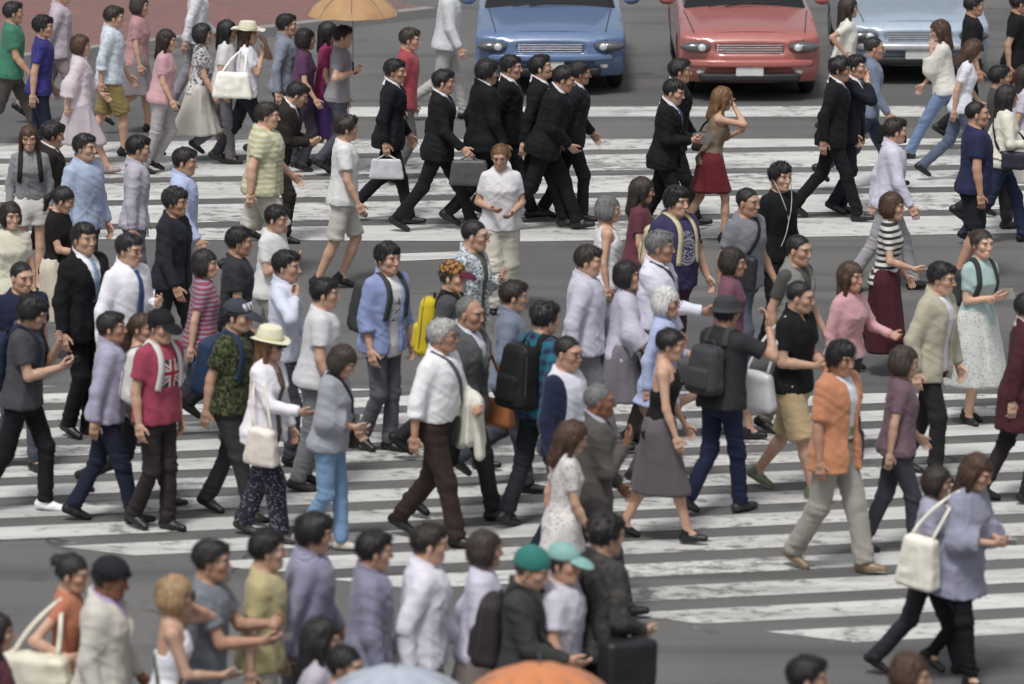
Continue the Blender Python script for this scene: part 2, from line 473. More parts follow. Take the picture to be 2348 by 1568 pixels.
def hairmat(col):
    key = ('hair', col)
    if key in _mats: return _mats[key]
    b = NB('hair'); co = b.coord()
    st = b.noise(b.scale(co, (1, 1, .22)), 95, 3, .65)
    hi = tuple(min(.9, c * 2.0 + .004) for c in col)
    b.put(b.b.inputs['Base Color'], b.mix(b.rng(st, .35, .75), tuple(c * .7 for c in col), hi))
    b.b.inputs['Roughness'].default_value = .42; b.b.inputs['Specular IOR Level'].default_value = .4
    b.bump(st, .7, .008)
    _mats[key] = b.m; return b.m
# ------------------------------------------------------------------ people
TAB = {'m': [(.80, 0, .100, .158), (.90, -.006, .114, .170), (.98, 0, .106, .162), (1.08, .006, .101, .152), (1.18, .010, .108, .160), (1.28, .012, .116, .172),
             (1.36, .004, .106, .172), (1.41, -.006, .084, .145), (1.44, -.013, .066, .102), (1.478, -.020, .055, .060)],
       'f': [(.80, 0, .100, .160), (.90, -.010, .114, .172), (.98, -.002, .098, .152), (1.08, .004, .088, .128), (1.18, .012, .100, .140), (1.26, .020, .114, .150),
             (1.34, .006, .094, .150), (1.41, -.006, .072, .122), (1.44, -.013, .056, .085), (1.478, -.020, .046, .050)]}
SKIN = {'fair': (.62, .42, .32), 'tan': (.53, .355, .265), 'warm': (.46, .29, .21), 'brown': (.27, .14, .088), 'dark': (.12, .06, .038)}
HC = {'black': (.011, .010, .011), 'soft': (.022, .017, .015), 'brown': (.055, .030, .018), 'light': (.14, .075, .032), 'blonde': (.30, .20, .105), 'grey': (.34, .34, .33), 'white': (.66, .66, .63), 'salt': (.13, .13, .13)}
DARK = (.014, .012, .012)
SHO = {'m': (.168, .056), 'f': (.146, .047)}

_hand = {}
def handmesh(pose):
    if pose in _hand: return _hand[pose]
    fl = {'relax': (22, 32, 22), 'grip': (62, 78, 46), 'flat': (6, 8, 5), 'hold': (38, 48, 30)}[pose]
    f = Fld(); f.add(P_box((.046, 0, 0), (.047, .040, .014), .013)); f.add(P_rc((-.03, 0, 0), (.02, 0, 0), .025, .028), .02)
    for i, (y, L, r) in enumerate(((.031, .076, .0084), (.0105, .084, .0087), (-.010, .078, .0084), (-.029, .062, .0074))):
        p = np.array([.086, y, 0]); a = 0; da = (.8, 1, 1.1, 1.25)[i]
        for k, sg in enumerate((.45, .32, .23)):
            a += math.radians(fl[k] * da); q = p + L * sg * 1.05 * np.array([math.cos(a), y * .9 * (1 if pose == 'flat' else .3), -math.sin(a)])
            f.add(P_rc(p, q, r * (1 - .06 * k), r * (.95 - .06 * k)), .003); p = q
    p = np.array([.022, .034, -.004]); cl = .3 if pose in ('flat', 'relax') else .9
    q = p + .042 * unit((.7, .62, -.35 * cl)); f.add(P_rc(p, q, .0135, .011), .012)
    f.add(P_rc(q, q + .032 * unit((.92, .05 if cl > .5 else .3, -.5 * cl)), .0108, .0085), .005)
    V, F = f.mesh(.0038); V = relax(V, F, 1, .25)
    _hand[pose] = (V, F); return V, F

# hair: rows give the lower edge of the hair (head z) by head x
HAIRLINE = {'short': [(-.12, -.075), (-.06, -.06), (-.03, -.045), (-.015, -.005), (.015, .0), (.03, .035), (.06, .062), (.12, .075)],
            'crop': [(-.12, -.06), (-.06, -.045), (-.03, -.02), (-.01, .012), (.02, .02), (.035, .05), (.06, .074), (.12, .085)],
            'messy': [(-.12, -.085), (-.06, -.075), (-.03, -.05), (-.01, -.01), (.02, -.012), (.035, .02), (.06, .045), (.12, .055)],
            'bowl': [(-.12, -.085), (-.06, -.08), (-.03, -.055), (-.01, -.03), (.03, -.025), (.05, .015), (.07, .03), (.14, .032)],
            'bald': [(-.12, -.07), (-.06, -.055), (-.03, -.04), (-.015, -.005), (.0, .02), (.012, .075), (.03, .16), (.12, .2)],
            'bob': [(-.13, -.10), (-.03, -.105), (.02, -.10), (.035, -.06), (.05, .03), (.07, .05), (.14, .055)],
            'bangs': [(-.13, -.12), (.0, -.12), (.03, -.10), (.045, -.03), (.06, .022), (.14, .022)],
            'up': [(-.12, -.06), (-.05, -.05), (-.02, -.02), (.01, .0), (.03, .03), (.06, .066), (.12, .08)],
            'part': [(-.12, -.075), (-.06, -.06), (-.03, -.045), (-.015, -.005), (.015, .0), (.03, .035), (.06, .06), (.12, .07)]}
_hair = {}
def hairmesh(style, seed=0):
    key = (style, seed)
    if key in _hair: return _hair[key]
    base = {'long': 'bangs', 'longpart': 'bob', 'bun': 'up', 'pony': 'up'}.get(style, style)
    line = np.array(HAIRLINE[base]); th = {'crop': .003, 'bald': .003, 'messy': .013, 'bowl': .012, 'bob': .013, 'bangs': .012, 'part': .009, 'up': .007}.get(base, .008)
    amp = {'messy': .020, 'crop': .004, 'bald': .004, 'bowl': .011, 'bob': .010, 'up': .008}.get(base, .009)
    o = seed * 7.3
    f = Fld(); f.add(P_ell((-.017, 0, .030), (.099 + th, .079 + th, .089 + th)))
    if base in ('short', 'messy', 'part', 'bowl'): f.add(P_ell((.018, 0, .088), (.078, .066, .030 + th * .6)), .02)
    if base in ('bowl', 'bob', 'bangs'): f.add(P_ell((-.02, 0, -.01), (.092 + th, .082 + th, .09)), .02)
    if base == 'bob': f.add(P_ell((-.022, 0, -.035), (.100, .100, .085)), .03)
    def cut(X, Y, Z):
        jag = (vnoise(Y * 45 + o, X * 45 + 3, Z * 6) - .5) * (.03 if base in ('messy', 'bowl', 'bangs', 'bob') else .014)
        d = (np.interp(X, line[:, 0], line[:, 1]) + jag - Z) * .7
        return np.maximum(d, X - (.085 + .03 * np.clip((Z - .03) / .05, 0, 1)) - .02)
    f.cut(cut)
    if style in ('long', 'longpart'):
        f.add(P_rc((-.055, 0, 0), (-.075, 0, -.20), .072, .060), .03)
        f.add(P_ell((-.06, 0, -.12), (.045, .098, .14)), .02)
        for s in (1, -1): f.add(P_rc((.0, s * .082, .0), (.018, s * .084, -.20), .020, .018), .02)
    if style == 'bun': f.add(P_ell((-.115, 0, .055), (.042, .045, .040)), .012)
    if style == 'pony': f.add(P_rc((-.11, 0, .03), (-.145, 0, -.05), .026, .030), .015); f.add(P_rc((-.145, 0, -.05), (-.12, 0, -.17), .030, .012), .015)
    V, F = f.mesh(.0058)
    N = vnormals(V, F)
    g = vnoise(V[:, 0] * 34 + o, V[:, 1] * 34, V[:, 2] * 9 + o) - .5; g2 = vnoise(V[:, 0] * 75, V[:, 1] * 75 + o, V[:, 2] * 16) - .5
    fl = np.clip((V[:, 2] + .1) / .15, .25, 1)
    V = V + N * (amp * (1.5 * g + .8 * g2) * fl)[:, None]
    # loose strands that follow the fall of the hair and break its edge
    rs = np.random.RandomState(seed + len(style)); n = 520 if base not in ('crop', 'bald') else 260
    ok = np.nonzero((N[:, 2] > -.6) & ~((V[:, 0] > .085) & (V[:, 2] < .05)))[0]; i = rs.choice(ok, n); root = V[i]; nn = N[i]
    d = root - np.array([-.05, 0, .12]) + rs.randn(n, 3) * .025; d[:, 2] -= .05; d -= nn * (d * nn).sum(1, keepdims=True); d /= np.linalg.norm(d, axis=1, keepdims=True) + 1e-9
    ln = (rs.uniform(.018, .045, n) * {'crop': .4, 'bald': .4}.get(base, 1))[:, None]; side = np.cross(d, nn); lift = rs.uniform(.0, .007, n)[:, None]; sV, sF = [], []
    for j in range(4):
        t = j / 3; p = root + d * ln * t + nn * (.0015 + lift * t * t) - np.array([0, 0, .25]) * ln * t * t * (np.abs(nn[:, 2:]) < .8); wd = (.0030 * (1 - t) + .0008)
        sV += [p - side * wd, p + side * wd]
    sV = np.stack(sV, 1).reshape(-1, 3); q = np.arange(n)[:, None] * 8 + np.arange(3)[None] * 2; q = q.ravel(); sF = np.stack([q, q + 1, q + 3, q + 2], 1)
    F = np.concatenate([F, sF + len(V)]); V = np.concatenate([V, sV])
    _hair[key] = (V, F); return V, F

def hatparts(kind, col, c2=None):
    """list of (name, V, F, material) in the head's frame, and the height it adds"""
    P = []
    if kind == 'cap':
        f = Fld(); f.add(P_ell((-.014, 0, .040), (.112, .096, .092))); f.cut(lambda X, Y, Z: .038 - Z + 0 * X)
        P.append(('crown', *relaxm(f, .007), cloth(col, c2[0] if c2 and c2[0] else None, c2[1] if c2 else None, 1, .8)))
        f = Fld(); f.add(P_ell((.115, 0, .040), (.088, .078, .011))); f.cut(lambda X, Y, Z: .075 - X)
        V, F = relaxm(f, .006); V[:, 2] -= 1.6 * (V[:, 0] - .08) ** 2 * 2 + 2.2 * V[:, 1] ** 2 - .004
        P.append(('brim', V, F, cloth(c2[2] if c2 and len(c2) > 2 else col)))
        f = Fld(); f.add(P_ell((-.014, 0, .132), (.010, .010, .006))); P.append(('button', *f.mesh(.004), cloth(col)))
        return P, .022
    if kind in ('fedora', 'sunhat', 'bowler'):
        br, ch, hh = {'fedora': (.165, .085, .10), 'sunhat': (.205, .085, .095), 'bowler': (.130, .085, .09)}[kind]
        f = Fld()
        if kind == 'bowler': f.add(P_ell((-.012, 0, .05), (.116, .100, .098))); f.cut(lambda X, Y, Z: .035 - Z)
        else: f.add(P_loft(IDF, [(.040, -.012, .112, .096), (.09, -.012, .106, .090), (.135, -.012, .092, .076), (.145, -.012, .078, .064)], n=2)); f.sub(P_ell((-.012, 0, .160), (.085, .025, .022)), .015)
        P.append(('crown', *relaxm(f, .007), cloth(col, None, None, 1, .9)))
        f = Fld(); f.add(P_ell((-.008, 0, .046), (br, br * .88, .009)))
        V, F = relaxm(f, .008); r = np.hypot(V[:, 0], V[:, 1]); a = np.arctan2(V[:, 1], V[:, 0])
        V[:, 2] += (-.020 if kind == 'fedora' else -.004) * (r / br) ** 2 * 1.2 + .030 * np.abs(np.sin(a)) * (r / br) ** 2 * (kind != 'bowler') + (.010 * np.sin(a * 5) * (r / br) ** 2 if kind == 'sunhat' else 0) + (.016 * (r / br) ** 4 if kind == 'bowler' else 0)
        P.append(('brim', V, F, cloth(col, None, None, 1, .9)))
        f = Fld(); f.add(P_loft(IDF, [(.046, -.012, .1145, .0985), (.074, -.012, .1105, .0945)], n=2)); P.append(('band', *f.mesh(.007), cloth(c2 or col)))
        return P, .045 if kind != 'bowler' else .04
    if kind == 'bucket':
        f = Fld(); f.add(P_loft(IDF, [(.02, -.014, .150, .136), (.05, -.014, .116, .102), (.11, -.014, .102, .088), (.132, -.014, .070, .060)], n=2))
        P.append(('crown', *relaxm(f, .007), cloth(col))); return P, .025
    if kind == 'beanie':
        f = Fld(); f.add(P_ell((-.018, 0, .034), (.114, .094, .106))); f.cut(lambda X, Y, Z: (.012 + .28 * X) - Z)
        P.append(('knit', *relaxm(f, .007), cloth(col, 'hstripe', tuple(c * .8 for c in col), 2.5))); return P, .02

def relaxm(f, h):
    V, F = f.mesh(h); return relax(V, F, 1, .4), F

def wrinkle(V, F, amp, sx=9, sz=13, seed=0, kind='top'):
    """folds: long drapes that grow towards the hem, creases across the joints"""
    N = vnormals(V, F); o = seed * 3.7; x, y, z = V[:, 0], V[:, 1], V[:, 2]
    rid = lambda q, wdt: np.exp(-((2 * q - 1) / wdt) ** 2)
    if kind == 'top':
        lo = np.clip((1.36 - z) / .3, .25, 1)
        a = rid(vnoise(x * 15 + o, y * 15 + 2 * z, z * 2.6 + o), .38); b = rid(vnoise(x * 5 + o, y * 5 - o, z * 17 + 9 * y + 6 * x), .30); c = rid(vnoise(x * 8, y * 8 + o, z * 12 - 11 * y), .28)
        g = (a - .4) * lo * .9 + (b - .35) * .7 + (c - .3) * .6
    elif kind == 'leg':
        kn = np.exp(-((z - .50) / .12) ** 2) + np.exp(-((z - .13) / .10) ** 2) * 1.2 + np.exp(-((z - .84) / .08) ** 2) * .8
        a = rid(vnoise(x * 6 + o, y * 8, z * 24 + 7 * x), .34); b = rid(vnoise(x * 16 + o, y * 16, z * 2.5), .4)
        g = (a - .35) * (.25 + kn) + (b - .4) * .5
    elif kind == 'skirt':
        g = (rid(vnoise(x * 13 + o, y * 13, z * 1.2), .45) - .4) * 1.6
    else:
        a = vnoise(x * sx + o, y * sx, z * sz); g = (1 - np.abs(2 * a - 1)) - .6
    return V + N * (amp * g)[:, None]

def march(fld, c, d, r0=.45):
    c = np.array(c, float); d = np.array(d, float); t = np.full(len(c), r0)
    for _ in range(28):
        p = c + d * t[:, None]; f = fld.ev(p[:, 0], p[:, 1], p[:, 2]); t = np.maximum(t - np.clip(f, -.02, .08) * .8, 0)
    return c + d * t[:, None]

GROUP = 'people walking over the crossing'
PEOPLE = []
def person(u, v, label, H=1.68, yaw=0, sex='m', g=1.0, sk='tan', hair=('short', 'black'), look=(0, 4), lean=4, twist=0, ph=0.0, A=24,
           aL=('s',), aR=('s',), top=('tee', C('c8c8cc')), outer=None, bottom=('trousers', C('2a2a30')), shoes=C('1c1a1a'), hat=None, glasses=None,
           tie=None, belly=0.0, hsc=1.01, sole=None, belt=None, collar=None, z=None, xy=None, hands=('relax', 'relax'), lanyard=False):
    seed = len(PEOPLE); hw, dr = SHO[sex]; rj = np.random.RandomState(seed * 7 + 3); g = g * rj.uniform(.94, 1.01)
    A = A * rj.uniform(.85, 1.08); ph = ph + rj.uniform(-.05, .05); lean = lean + rj.uniform(-2, 3); twist = twist + rj.uniform(-5, 5)
    look = (look[0] + rj.uniform(-16, 12), look[1] + rj.uniform(-3, 5)); jab = rj.uniform(-3, 5, 2); jfx = rj.uniform(-6, 16, 2)
    # ---- legs
    L = {}
    for s, nm in ((1, 'L'), (-1, 'R')):
        c = math.cos(2 * math.pi * ph) * s; sn = math.sin(2 * math.pi * ph) * s
        a = A * c + 3; k = 5 + 46 * max(0, -sn) * A / 26 + 14 * max(0, -c) * A / 26
        hip = np.array([0, s * .088 * (1 if sex == 'm' else 1.0), 0]); ar, kr = math.radians(a), math.radians(a - k)
        kn = hip + .415 * np.array([math.sin(ar), 0, -math.cos(ar)]); kn[1] -= s * .006
        an = kn + .405 * np.array([math.sin(kr), 0, -math.cos(kr)]); an[1] -= s * .012
        pt = math.radians((28 * max(0, -c) - 10 * max(0, c)) * A / 26 + 30 * max(0, -sn) * A / 26)
        FR = rotz(s * .09) @ roty(pt)
        low = min((an + FR @ np.array(p))[2] for p in ((-.065, 0, -.08), (.10, 0, -.08), (.185, 0, -.066)))
        L[nm] = (hip, kn, an, FR, low)
    hz = -min(L['L'][4], L['R'][4]); up = np.array([0, 0, hz])
    L = {n: (q[0] + up, q[1] + up, q[2] + up, q[3]) for n, q in L.items()}
    PF = Fr((0, 0, hz - .90)); piv = np.array([0, 0, hz + .05])
    RT = rotz(math.radians(twist)) @ roty(math.radians(lean)); TF = Fr(piv - RT @ np.array([0, 0, .95]), RT)
    RH = rotz(math.radians(look[0])) @ roty(math.radians(look[1])); nk = TF.w((-.022, 0, 1.462)); HF = Fr(nk + RH @ np.array([.030, 0, .118]) * hsc, RH)
    tab = np.array(TAB[sex]); tab[:, 2:] *= g
    if belly: bl = np.exp(-((tab[:, 0] - 1.08) / .11) ** 2) * belly; tab[:, 2] += bl * .5; tab[:, 1] += bl * .5; tab[:, 3] += bl * .3
    # ---- arms
    ARM = {}
    for s, nm, sp, pose in ((1, 'L', aL, hands[0]), (-1, 'R', aR, hands[1])):
        S = np.array([-.006, s * hw * (1 + (g - 1) * .8), 1.385 if sex == 'm' else 1.372]); l1, l2 = (.285, .245) if sex == 'm' else (.272, .232)
        pal = None
        if sp[0] == 's':
            a = sp[1] if len(sp) > 1 else -s * A * .8 * math.cos(2 * math.pi * ph) - 2; fx = sp[2] if len(sp) > 2 else 14 + max(0, a) * .6 + jfx[int(s > 0)]; ab = (sp[3] if len(sp) > 3 else 9) + (g - 1) * 30 + jab[int(s > 0)]
            a, fx, ab = math.radians(a), math.radians(fx), math.radians(ab)
            d1 = unit((math.sin(a), s * math.tan(ab), -math.cos(a))); d2 = unit((math.sin(a + fx), s * .06, -math.cos(a + fx)))
            E = S + d1 * l1; W = E + d2 * l2; pal = TF.d((-.25, -s, 0))
        else:
            T = np.array(sp[1:4], float); pole = np.array(sp[4]) if len(sp) > 4 and sp[4] is not None else np.array([-.5, s * .5, -.8])
            vt = T - S; dd = min(np.linalg.norm(vt), (l1 + l2) * .985); vd = unit(vt); T = S + vd * dd
            ca = (l1 * l1 + dd * dd - l2 * l2) / (2 * l1 * dd); pp = unit(pole - vd * (pole @ vd))
            E = S + vd * l1 * ca + pp * l1 * math.sqrt(max(0, 1 - ca * ca)); W = T
            pal = TF.d(sp[5]) if len(sp) > 5 else TF.d((-.3, -s * .6, .5))
        S, E, W = TF.w(S), TF.w(E), TF.w(W)
        X = unit(W - E); Z = -(pal - X * (pal @ X)); Z = unit(Z); Y = np.cross(Z, X)
        ARM[nm] = (S, E, W, Fr(W + X * .006, np.stack([X, Y, Z], 1)), pose, s)
    tk = top[0] if top else 'none'
    clothed = tk not in ('halter', 'tank', 'none')
    sv = rj.choice([.90, .97, 1.0, 1.05]); sm = skin(tuple(round(c * sv, 4) for c in SKIN[sk]))
    # ---- body: one surface from head to ankle
    f = Fld()
    f.add(P_loft(TF, tab, -.014 if clothed else 0.0))
    f.add(P_loft(PF, [(.80, 0, .09, .14), (.9, -.004, .10, .155), (.98, 0, .094, .145)], 0), .03)
    fm = 1.0 if sex == 'm' else .86
    fm *= (1 + (g - 1) * .7)
    for nm in 'LR':
        S, E, W = ARM[nm][:3]; sc = fm * (.90 if tk in ('long', 'roll', 'poncho') or (outer and outer[0] in ('suit', 'open', 'cardigan') and not (len(outer) > 2 and outer[2].get("short"))) else 1)
        f.add(P_rc(S, E, .049 * sc, .039 * sc), .03)
        if not clothed: f.add(P_ell(S, (.054 * fm,) * 3), .03)
        f.add(P_rc(E, E + (W - E) * .35, .039 * sc, .040 * sc), .02); f.add(P_rc(E + (W - E) * .3, W, .040 * sc, .0265 * fm), .015)
        hip, kn, an, FR = L[nm]; bare = bottom and bottom[0] in ('shorts', 'skirt'); q = fm * (1.0 if bare else .8)
        f.add(P_rc(hip, kn, .080 * q, .053 * q), .03); f.add(P_rc(kn, kn + (an - kn) * .35, .050 * q, .052 * q), .02); f.add(P_rc(kn + (an - kn) * .3, an, .052 * q, .034), .02)
        f.add(P_rc(an, an + FR @ np.array([.05, 0, -.035]), .034, .03), .02)
    nr = .056 if sex == 'm' else .046
    f.add(P_rc(TF.w((-.026, 0, 1.42)), HF.o + RH @ np.array([-.030, 0, -.05]) * hsc, nr * 1.06, nr), .03)
    k = hsc
    def E_(c, r, kk=.02): f.add(P_ell(np.array(c) * k, np.array(r) * k, HF), kk)
    rf = np.random.RandomState(seed * 13 + 5); jw, nz, ck, fl_ = rf.uniform(.90, 1.08), rf.uniform(.85, 1.12), rf.uniform(.85, 1.15), rf.uniform(-.004, .006)
    if sex == 'f': jw *= .84; nz *= .85; fl_ = max(-.002, fl_ - .004)
    E_((-.017, 0, .030), (.099, .078, .089), .02); E_((.024, 0, -.030), (.066, .061 * jw, .082), .03)
    f.add(P_rc(HF.w(np.array((.024, 0, -.072)) * k), HF.w(np.array((.070, 0, -.090 - fl_)) * k), .038 * k * jw, .0225 * k), .03)
    for s in (1, -1):
        E_((-.006, s * .079, -.012), (.018, .009, .031), .006)
        E_((.060, s * .042, -.018), (.022, .019 * ck, .020), .025)
        f.add(P_rc(HF.w(np.array((-.01, s * .050 * jw, -.062)) * k), HF.w(np.array((.052, s * .022 * jw, -.088 - fl_)) * k), .0155 * k, .0155 * k), .028)
    E_((.076, 0, .034), (.015, .050, .012), .022)
    for s in (1, -1): f.sub(P_ell(np.array((.107, s * .032, .010)) * k, np.array((.019, .022, .012)) * k, HF), .012)
    f.add(P_rc(HF.w(np.array((.088, 0, .016)) * k), HF.w(np.array((.107 + .004 * nz, 0, -.026)) * k), .0065 * k, .0105 * k * nz), .013)
    for s in (1, -1): E_((.100, s * .0105 * nz, -.031), (.009, .0085 * nz, .007), .007)
    E_((.085, 0, -.064), (.011, .022, .012), .014)
    h0 = HF.o
    V, F = f.mesh(.0165, (h0 - np.array([.12, .10, .17]) * k, h0 + np.array([.13, .10, .13]) * k, .0058))
    V = relax(V, F, 1, .25)
    parts = [(V, F, 0)]
    for nm in 'LR':
        HV, HFc = handmesh(ARM[nm][4]); hv = HV * (.93 if sex == 'm' else .85)
        if ARM[nm][5] > 0: hv = hv * np.array([1, -1, 1]); HFc = HFc[:, ::-1]
        parts.append((ARM[nm][3].pts(hv), HFc, 0))
    for s in (1, -1):
        parts.append((*blob((.0865, s * .0335, .0085), (.0070, .0140, .0046), HF, 3, k), 1))
        parts.append((*blob((.0897, s * .0330, .0086), (.0046, .0062, .0046), HF, 2, k), 2)); parts.append((*blob((.0888, s * .0340, .0128), (.0058, .0135, .0010), HF, 2, k), 2))
        bv, bf = blob((.0905, s * .036, .0315), (.0050, .0165, .0022 if sex == 'm' else .0016), HF, 3, k); parts.append((bv, bf, 3))
    parts.append((*blob((.0915, 0, -.0605), (.0055, .018, .0034), HF, 3, k), 4)); parts.append((*blob((.0905, 0, -.0685), (.0055, .014, .0038), HF, 3, k), 4)); parts.append((*blob((.0945, 0, -.0645), (.0030, .019, .0009), HF, 2, k), 2))
    V, F, M = join(parts)
    hc = HC[hair[1]]; lipc = tuple(np.array(SKIN[sk]) * np.array([.82, .55, .55])) if sex == 'm' else (.42, .14, .12)
    me = mkmesh('person', V, F, [sm, plain((.55, .52, .5), .3, name='eye_white'), plain(DARK, .2, name='iris'), hairmat(tuple(min(c, .12) for c in hc)), plain(lipc, .4, name='lips')], M)
    # ---- place: head top lands on the measured point
    s = H / 1.70
    tops = HF.w((-.017 * k, 0, (.119 + (.014 if hair[0] not in ('bald', 'crop') else .004)) * k)); hp = None
    if hat: hp, add = hatparts(*hat[:3]); tops = HF.w((-.014 * k, 0, (.130 + add) * k))
    fw = -math.radians(yaw); Rz = rotz(fw)
    if xy is None: wp = at(u, v, tops[2] * s); xy = wp[:2] - (Rz @ tops * s)[:2]
    body = link('person', me, label=label, cat='person', group=GROUP)
    body.location = (xy[0], xy[1], 0); body.rotation_euler = (0, 0, fw); body.scale = (s, s, s)
    kid = lambda nm, V, F, m, mi=None, **kw: link(nm, mkmesh(nm, V, F, m, mi), body, **kw)
    # ---- hair, hat, glasses
    if hair[0] != 'none':
        hv, hf = hairmesh(hair[0], hair[2] if len(hair) > 2 else seed % 3)
        if hat:
            lim = {'cap': .042, 'bowler': .045, 'beanie': .02, 'bucket': .04}.get(hat[0], .05)
            hv = hv.copy(); hf = hf[(hv[hf][:, :, 2] < lim + .012).all(1)]; m = hv[:, 2] > lim - .012; hv[m] *= np.array([.95, .95, 1])
        kid('hair', HF.pts(hv, k), hf, hairmat(hc if hair[1] not in ('black', 'soft') else tuple(round(c * q_, 4) for c, q_ in zip(hc, rj.choice([1.0, 1.25, 1.7]) * np.array([1.05, 1, .95])))))
    if hat:
        ho = None
        for i, (nm, hv, hf, hm) in enumerate(hp):
            if i == 0: ho = kid({'cap': 'cap', 'beanie': 'beanie'}.get(hat[0], 'hat'), HF.pts(hv, k), hf, hm)
            else: link(nm, mkmesh(nm, HF.pts(hv, k), hf, hm), ho)
        if hat[0] == 'cap' and len(hat) > 3 and hat[3]:
            cu = bpy.data.curves.new('lettering', 'FONT'); cu.body = hat[3]; cu.size = .085; cu.align_x = 'CENTER'; cu.extrude = .012; cu.materials.append(cloth(C('c8ccd4')))
            to_ = bpy.data.objects.new('tmp', cu); COL.objects.link(to_); bpy.context.view_layer.update(); lm = bpy.data.meshes.new_from_object(to_); bpy.data.objects.remove(to_); lo = link('lettering', lm, ho); fr = Fr(HF.w(np.array((.086, 0, .062)) * k), RH @ np.stack([np.array([0, 1., 0]), np.array([-.48, 0, .88]), np.array([.88, 0, .48])], 1)); lo.matrix_local = fr.mat()
    if glasses:
        gp = []
        for q in (1, -1):
            if glasses == 'sun': gp.append((*blob((.103, q * .034, .008), (.009, .030, .022), HF, 4, k), 0))
            an = np.linspace(0, 2 * math.pi, 17); gp.append((*tube([HF.w(np.array((.108, q * .034 + .027 * math.cos(t), .007 + .019 * math.sin(t))) * k) for t in an], .0024, 5), 0))
            gp.append((*tube([HF.w(np.array(p) * k) for p in ((.108, q * .060, .012), (.085, q * .078, .012), (.0, q * .088, .008))], .0022, 5), 0))
        gp.append((*tube([HF.w(np.array(p) * k) for p in ((.110, -.009, .012), (.112, 0, .014), (.110, .009, .012))], .0022, 5), 0))
        V, F, M = join(gp); kid('sunglasses' if glasses == 'sun' else 'glasses', V, F, plain((.012, .011, .012), .12, name='frame'))
    # ---- clothes
    surf = Fld(); surf.add(P_loft(TF, tab, .014)); tkind = tk; topm = None
    def sleeves(f, kind, off, ext=0):
        for nm in 'LR':
            S, E, W = ARM[nm][:3]; r = dr - .007 + off
            if kind == 'tee': f.add(P_rc(S, S + (E - S) * (.66 + ext), r + (.003 if sex == 'm' else -.004), r * .96 + (.003 if sex == 'm' else -.003), c1=True), .045)
            elif kind == 'long':
                f.add(P_rc(S, E, r, .043 * fm + off * .9), .045); f.add(P_rc(E, E + (W - E) * .97, .043 * fm + off * .9, .032 * fm + off * .8, c1=True), .02)
            elif kind == 'roll':
                f.add(P_rc(S, E, r, .045 * fm + off), .045); f.add(P_rc(E, E + (W - E) * .42, .046 * fm + off, .046 * fm + off, c1=True), .015)
                e2 = E + (W - E) * .30; f.add(P_rc(e2, E + (W - E) * .42, .051 * fm + off, .051 * fm + off, c0=True, c1=True), .004)
            elif kind == 'bell':
                f.add(P_rc(S, E, r, .075 + off), .06); f.add(P_rc(E, E + (W - E) * .55, .075 + off, .085 + off, c1=True), .05)
    if tk != 'none':
        o = top[2] if len(top) > 2 and isinstance(top[2], dict) else {}
        tuck = o.get('tuck', False); off = .008 + o.get('loose', .004) * .75 - (.005 if outer else 0); hem = .965 if tuck else o.get('hem', .85)
        m = cloth(top[1], o.get('pat') or ('placket' if o.get('collar') and not tie else None), o.get('c2'), o.get('sc', 1.0)); topm = m
        t2 = tab.copy()
        if o.get('loose', .004) > .008 and not tuck:
            low = t2[:, 0] < 1.25; t2[low, 3] = np.maximum(t2[low, 3], t2[5, 3] * .97); t2[low, 2] = np.maximum(t2[low, 2], t2[5, 2] * .98)
        if not tuck: t2[:3, 2:] += np.array([[.026], [.023], [.012]])
        if hem < .80: t2 = np.vstack([[hem, 0, .175, .20], t2])
        ztop = {'tank': 1.42, 'halter': 1.40}.get(tk, 1.458)
        f = Fld(); f.add(P_loft(TF, t2, off, hem, ztop, .35, wob=.03 if not tuck else 0, ph=seed))
        if tk in ('long', 'roll', 'poncho') or (tk == 'tee' and not (outer and outer[0] != 'vest')): sleeves(f, {'tee': 'tee', 'long': 'long', 'roll': 'roll', 'poncho': 'bell'}[tk], -.012 if outer and outer[0] != 'vest' else off * .7, o.get('ext', 0))
        if tk in ('tank', 'halter'):
            wn = .105 if tk == 'tank' else .075
            lofn = P_loft(TF, t2, off)[0]
            def armcut(X, Y, Z):
                x, y, z = TF.loc(X, Y, Z); lim = np.interp(z, [1.18, 1.27, 1.33, 1.42], [.3, .19, wn + .01, wn - .012])
                back = (.9 if tk == 'tank' else 1.20)
                dneck = np.where(x > 0, z - np.interp(np.abs(y), [0, .05, .09], [1.36, 1.40, 1.48]), z - np.interp(np.abs(y), [0, .06, .1], [1.39, 1.41, 1.48])) if tk == 'tank' else np.where(x > -.02, -1.0, z - 1.22)
                return np.maximum(np.abs(y) - lim, dneck)
            f.cut(armcut)
        if o.get('vneck'):
            def vn(X, Y, Z, v0=o['vneck']):
                x, y, z = TF.loc(X, Y, Z); return np.minimum(np.clip((z - v0) * .45, -.1, .07) - np.abs(y), x)
            f.cut(vn)
        for a_ in f.ops: pass
        fV, fF = f.mesh(.0125); fV = relax(fV, fF, 1, .3)
        fV = wrinkle(fV, fF, rj.uniform(.0045, .0085) * o.get('wr', .35 if outer else 1), seed=seed)
        prt = [(fV, fF, 0)]
        if o.get('collar') or collar:
            nfn, nlo, nhi = P_rc(TF.w((-.026, 0, 1.42)), HF.o + RH @ np.array([-.030, 0, -.05]) * hsc, nr * 1.06, nr)
            def cfn(X, Y, Z):
                x, y, z = TF.loc(X, Y, Z); d = np.abs(nfn(X, Y, Z) - .013 - np.clip(1.475 - z, 0, .05) * .35) - .0055
                d = np.maximum(d, z - (1.497 - .42 * (x + .03))); d = np.maximum(d, 1.418 - .25 * (x + .03) - z)
                return np.maximum(d, np.minimum((z - 1.415) * .6 - np.abs(y) + (.012 if not tie else -.002), x))
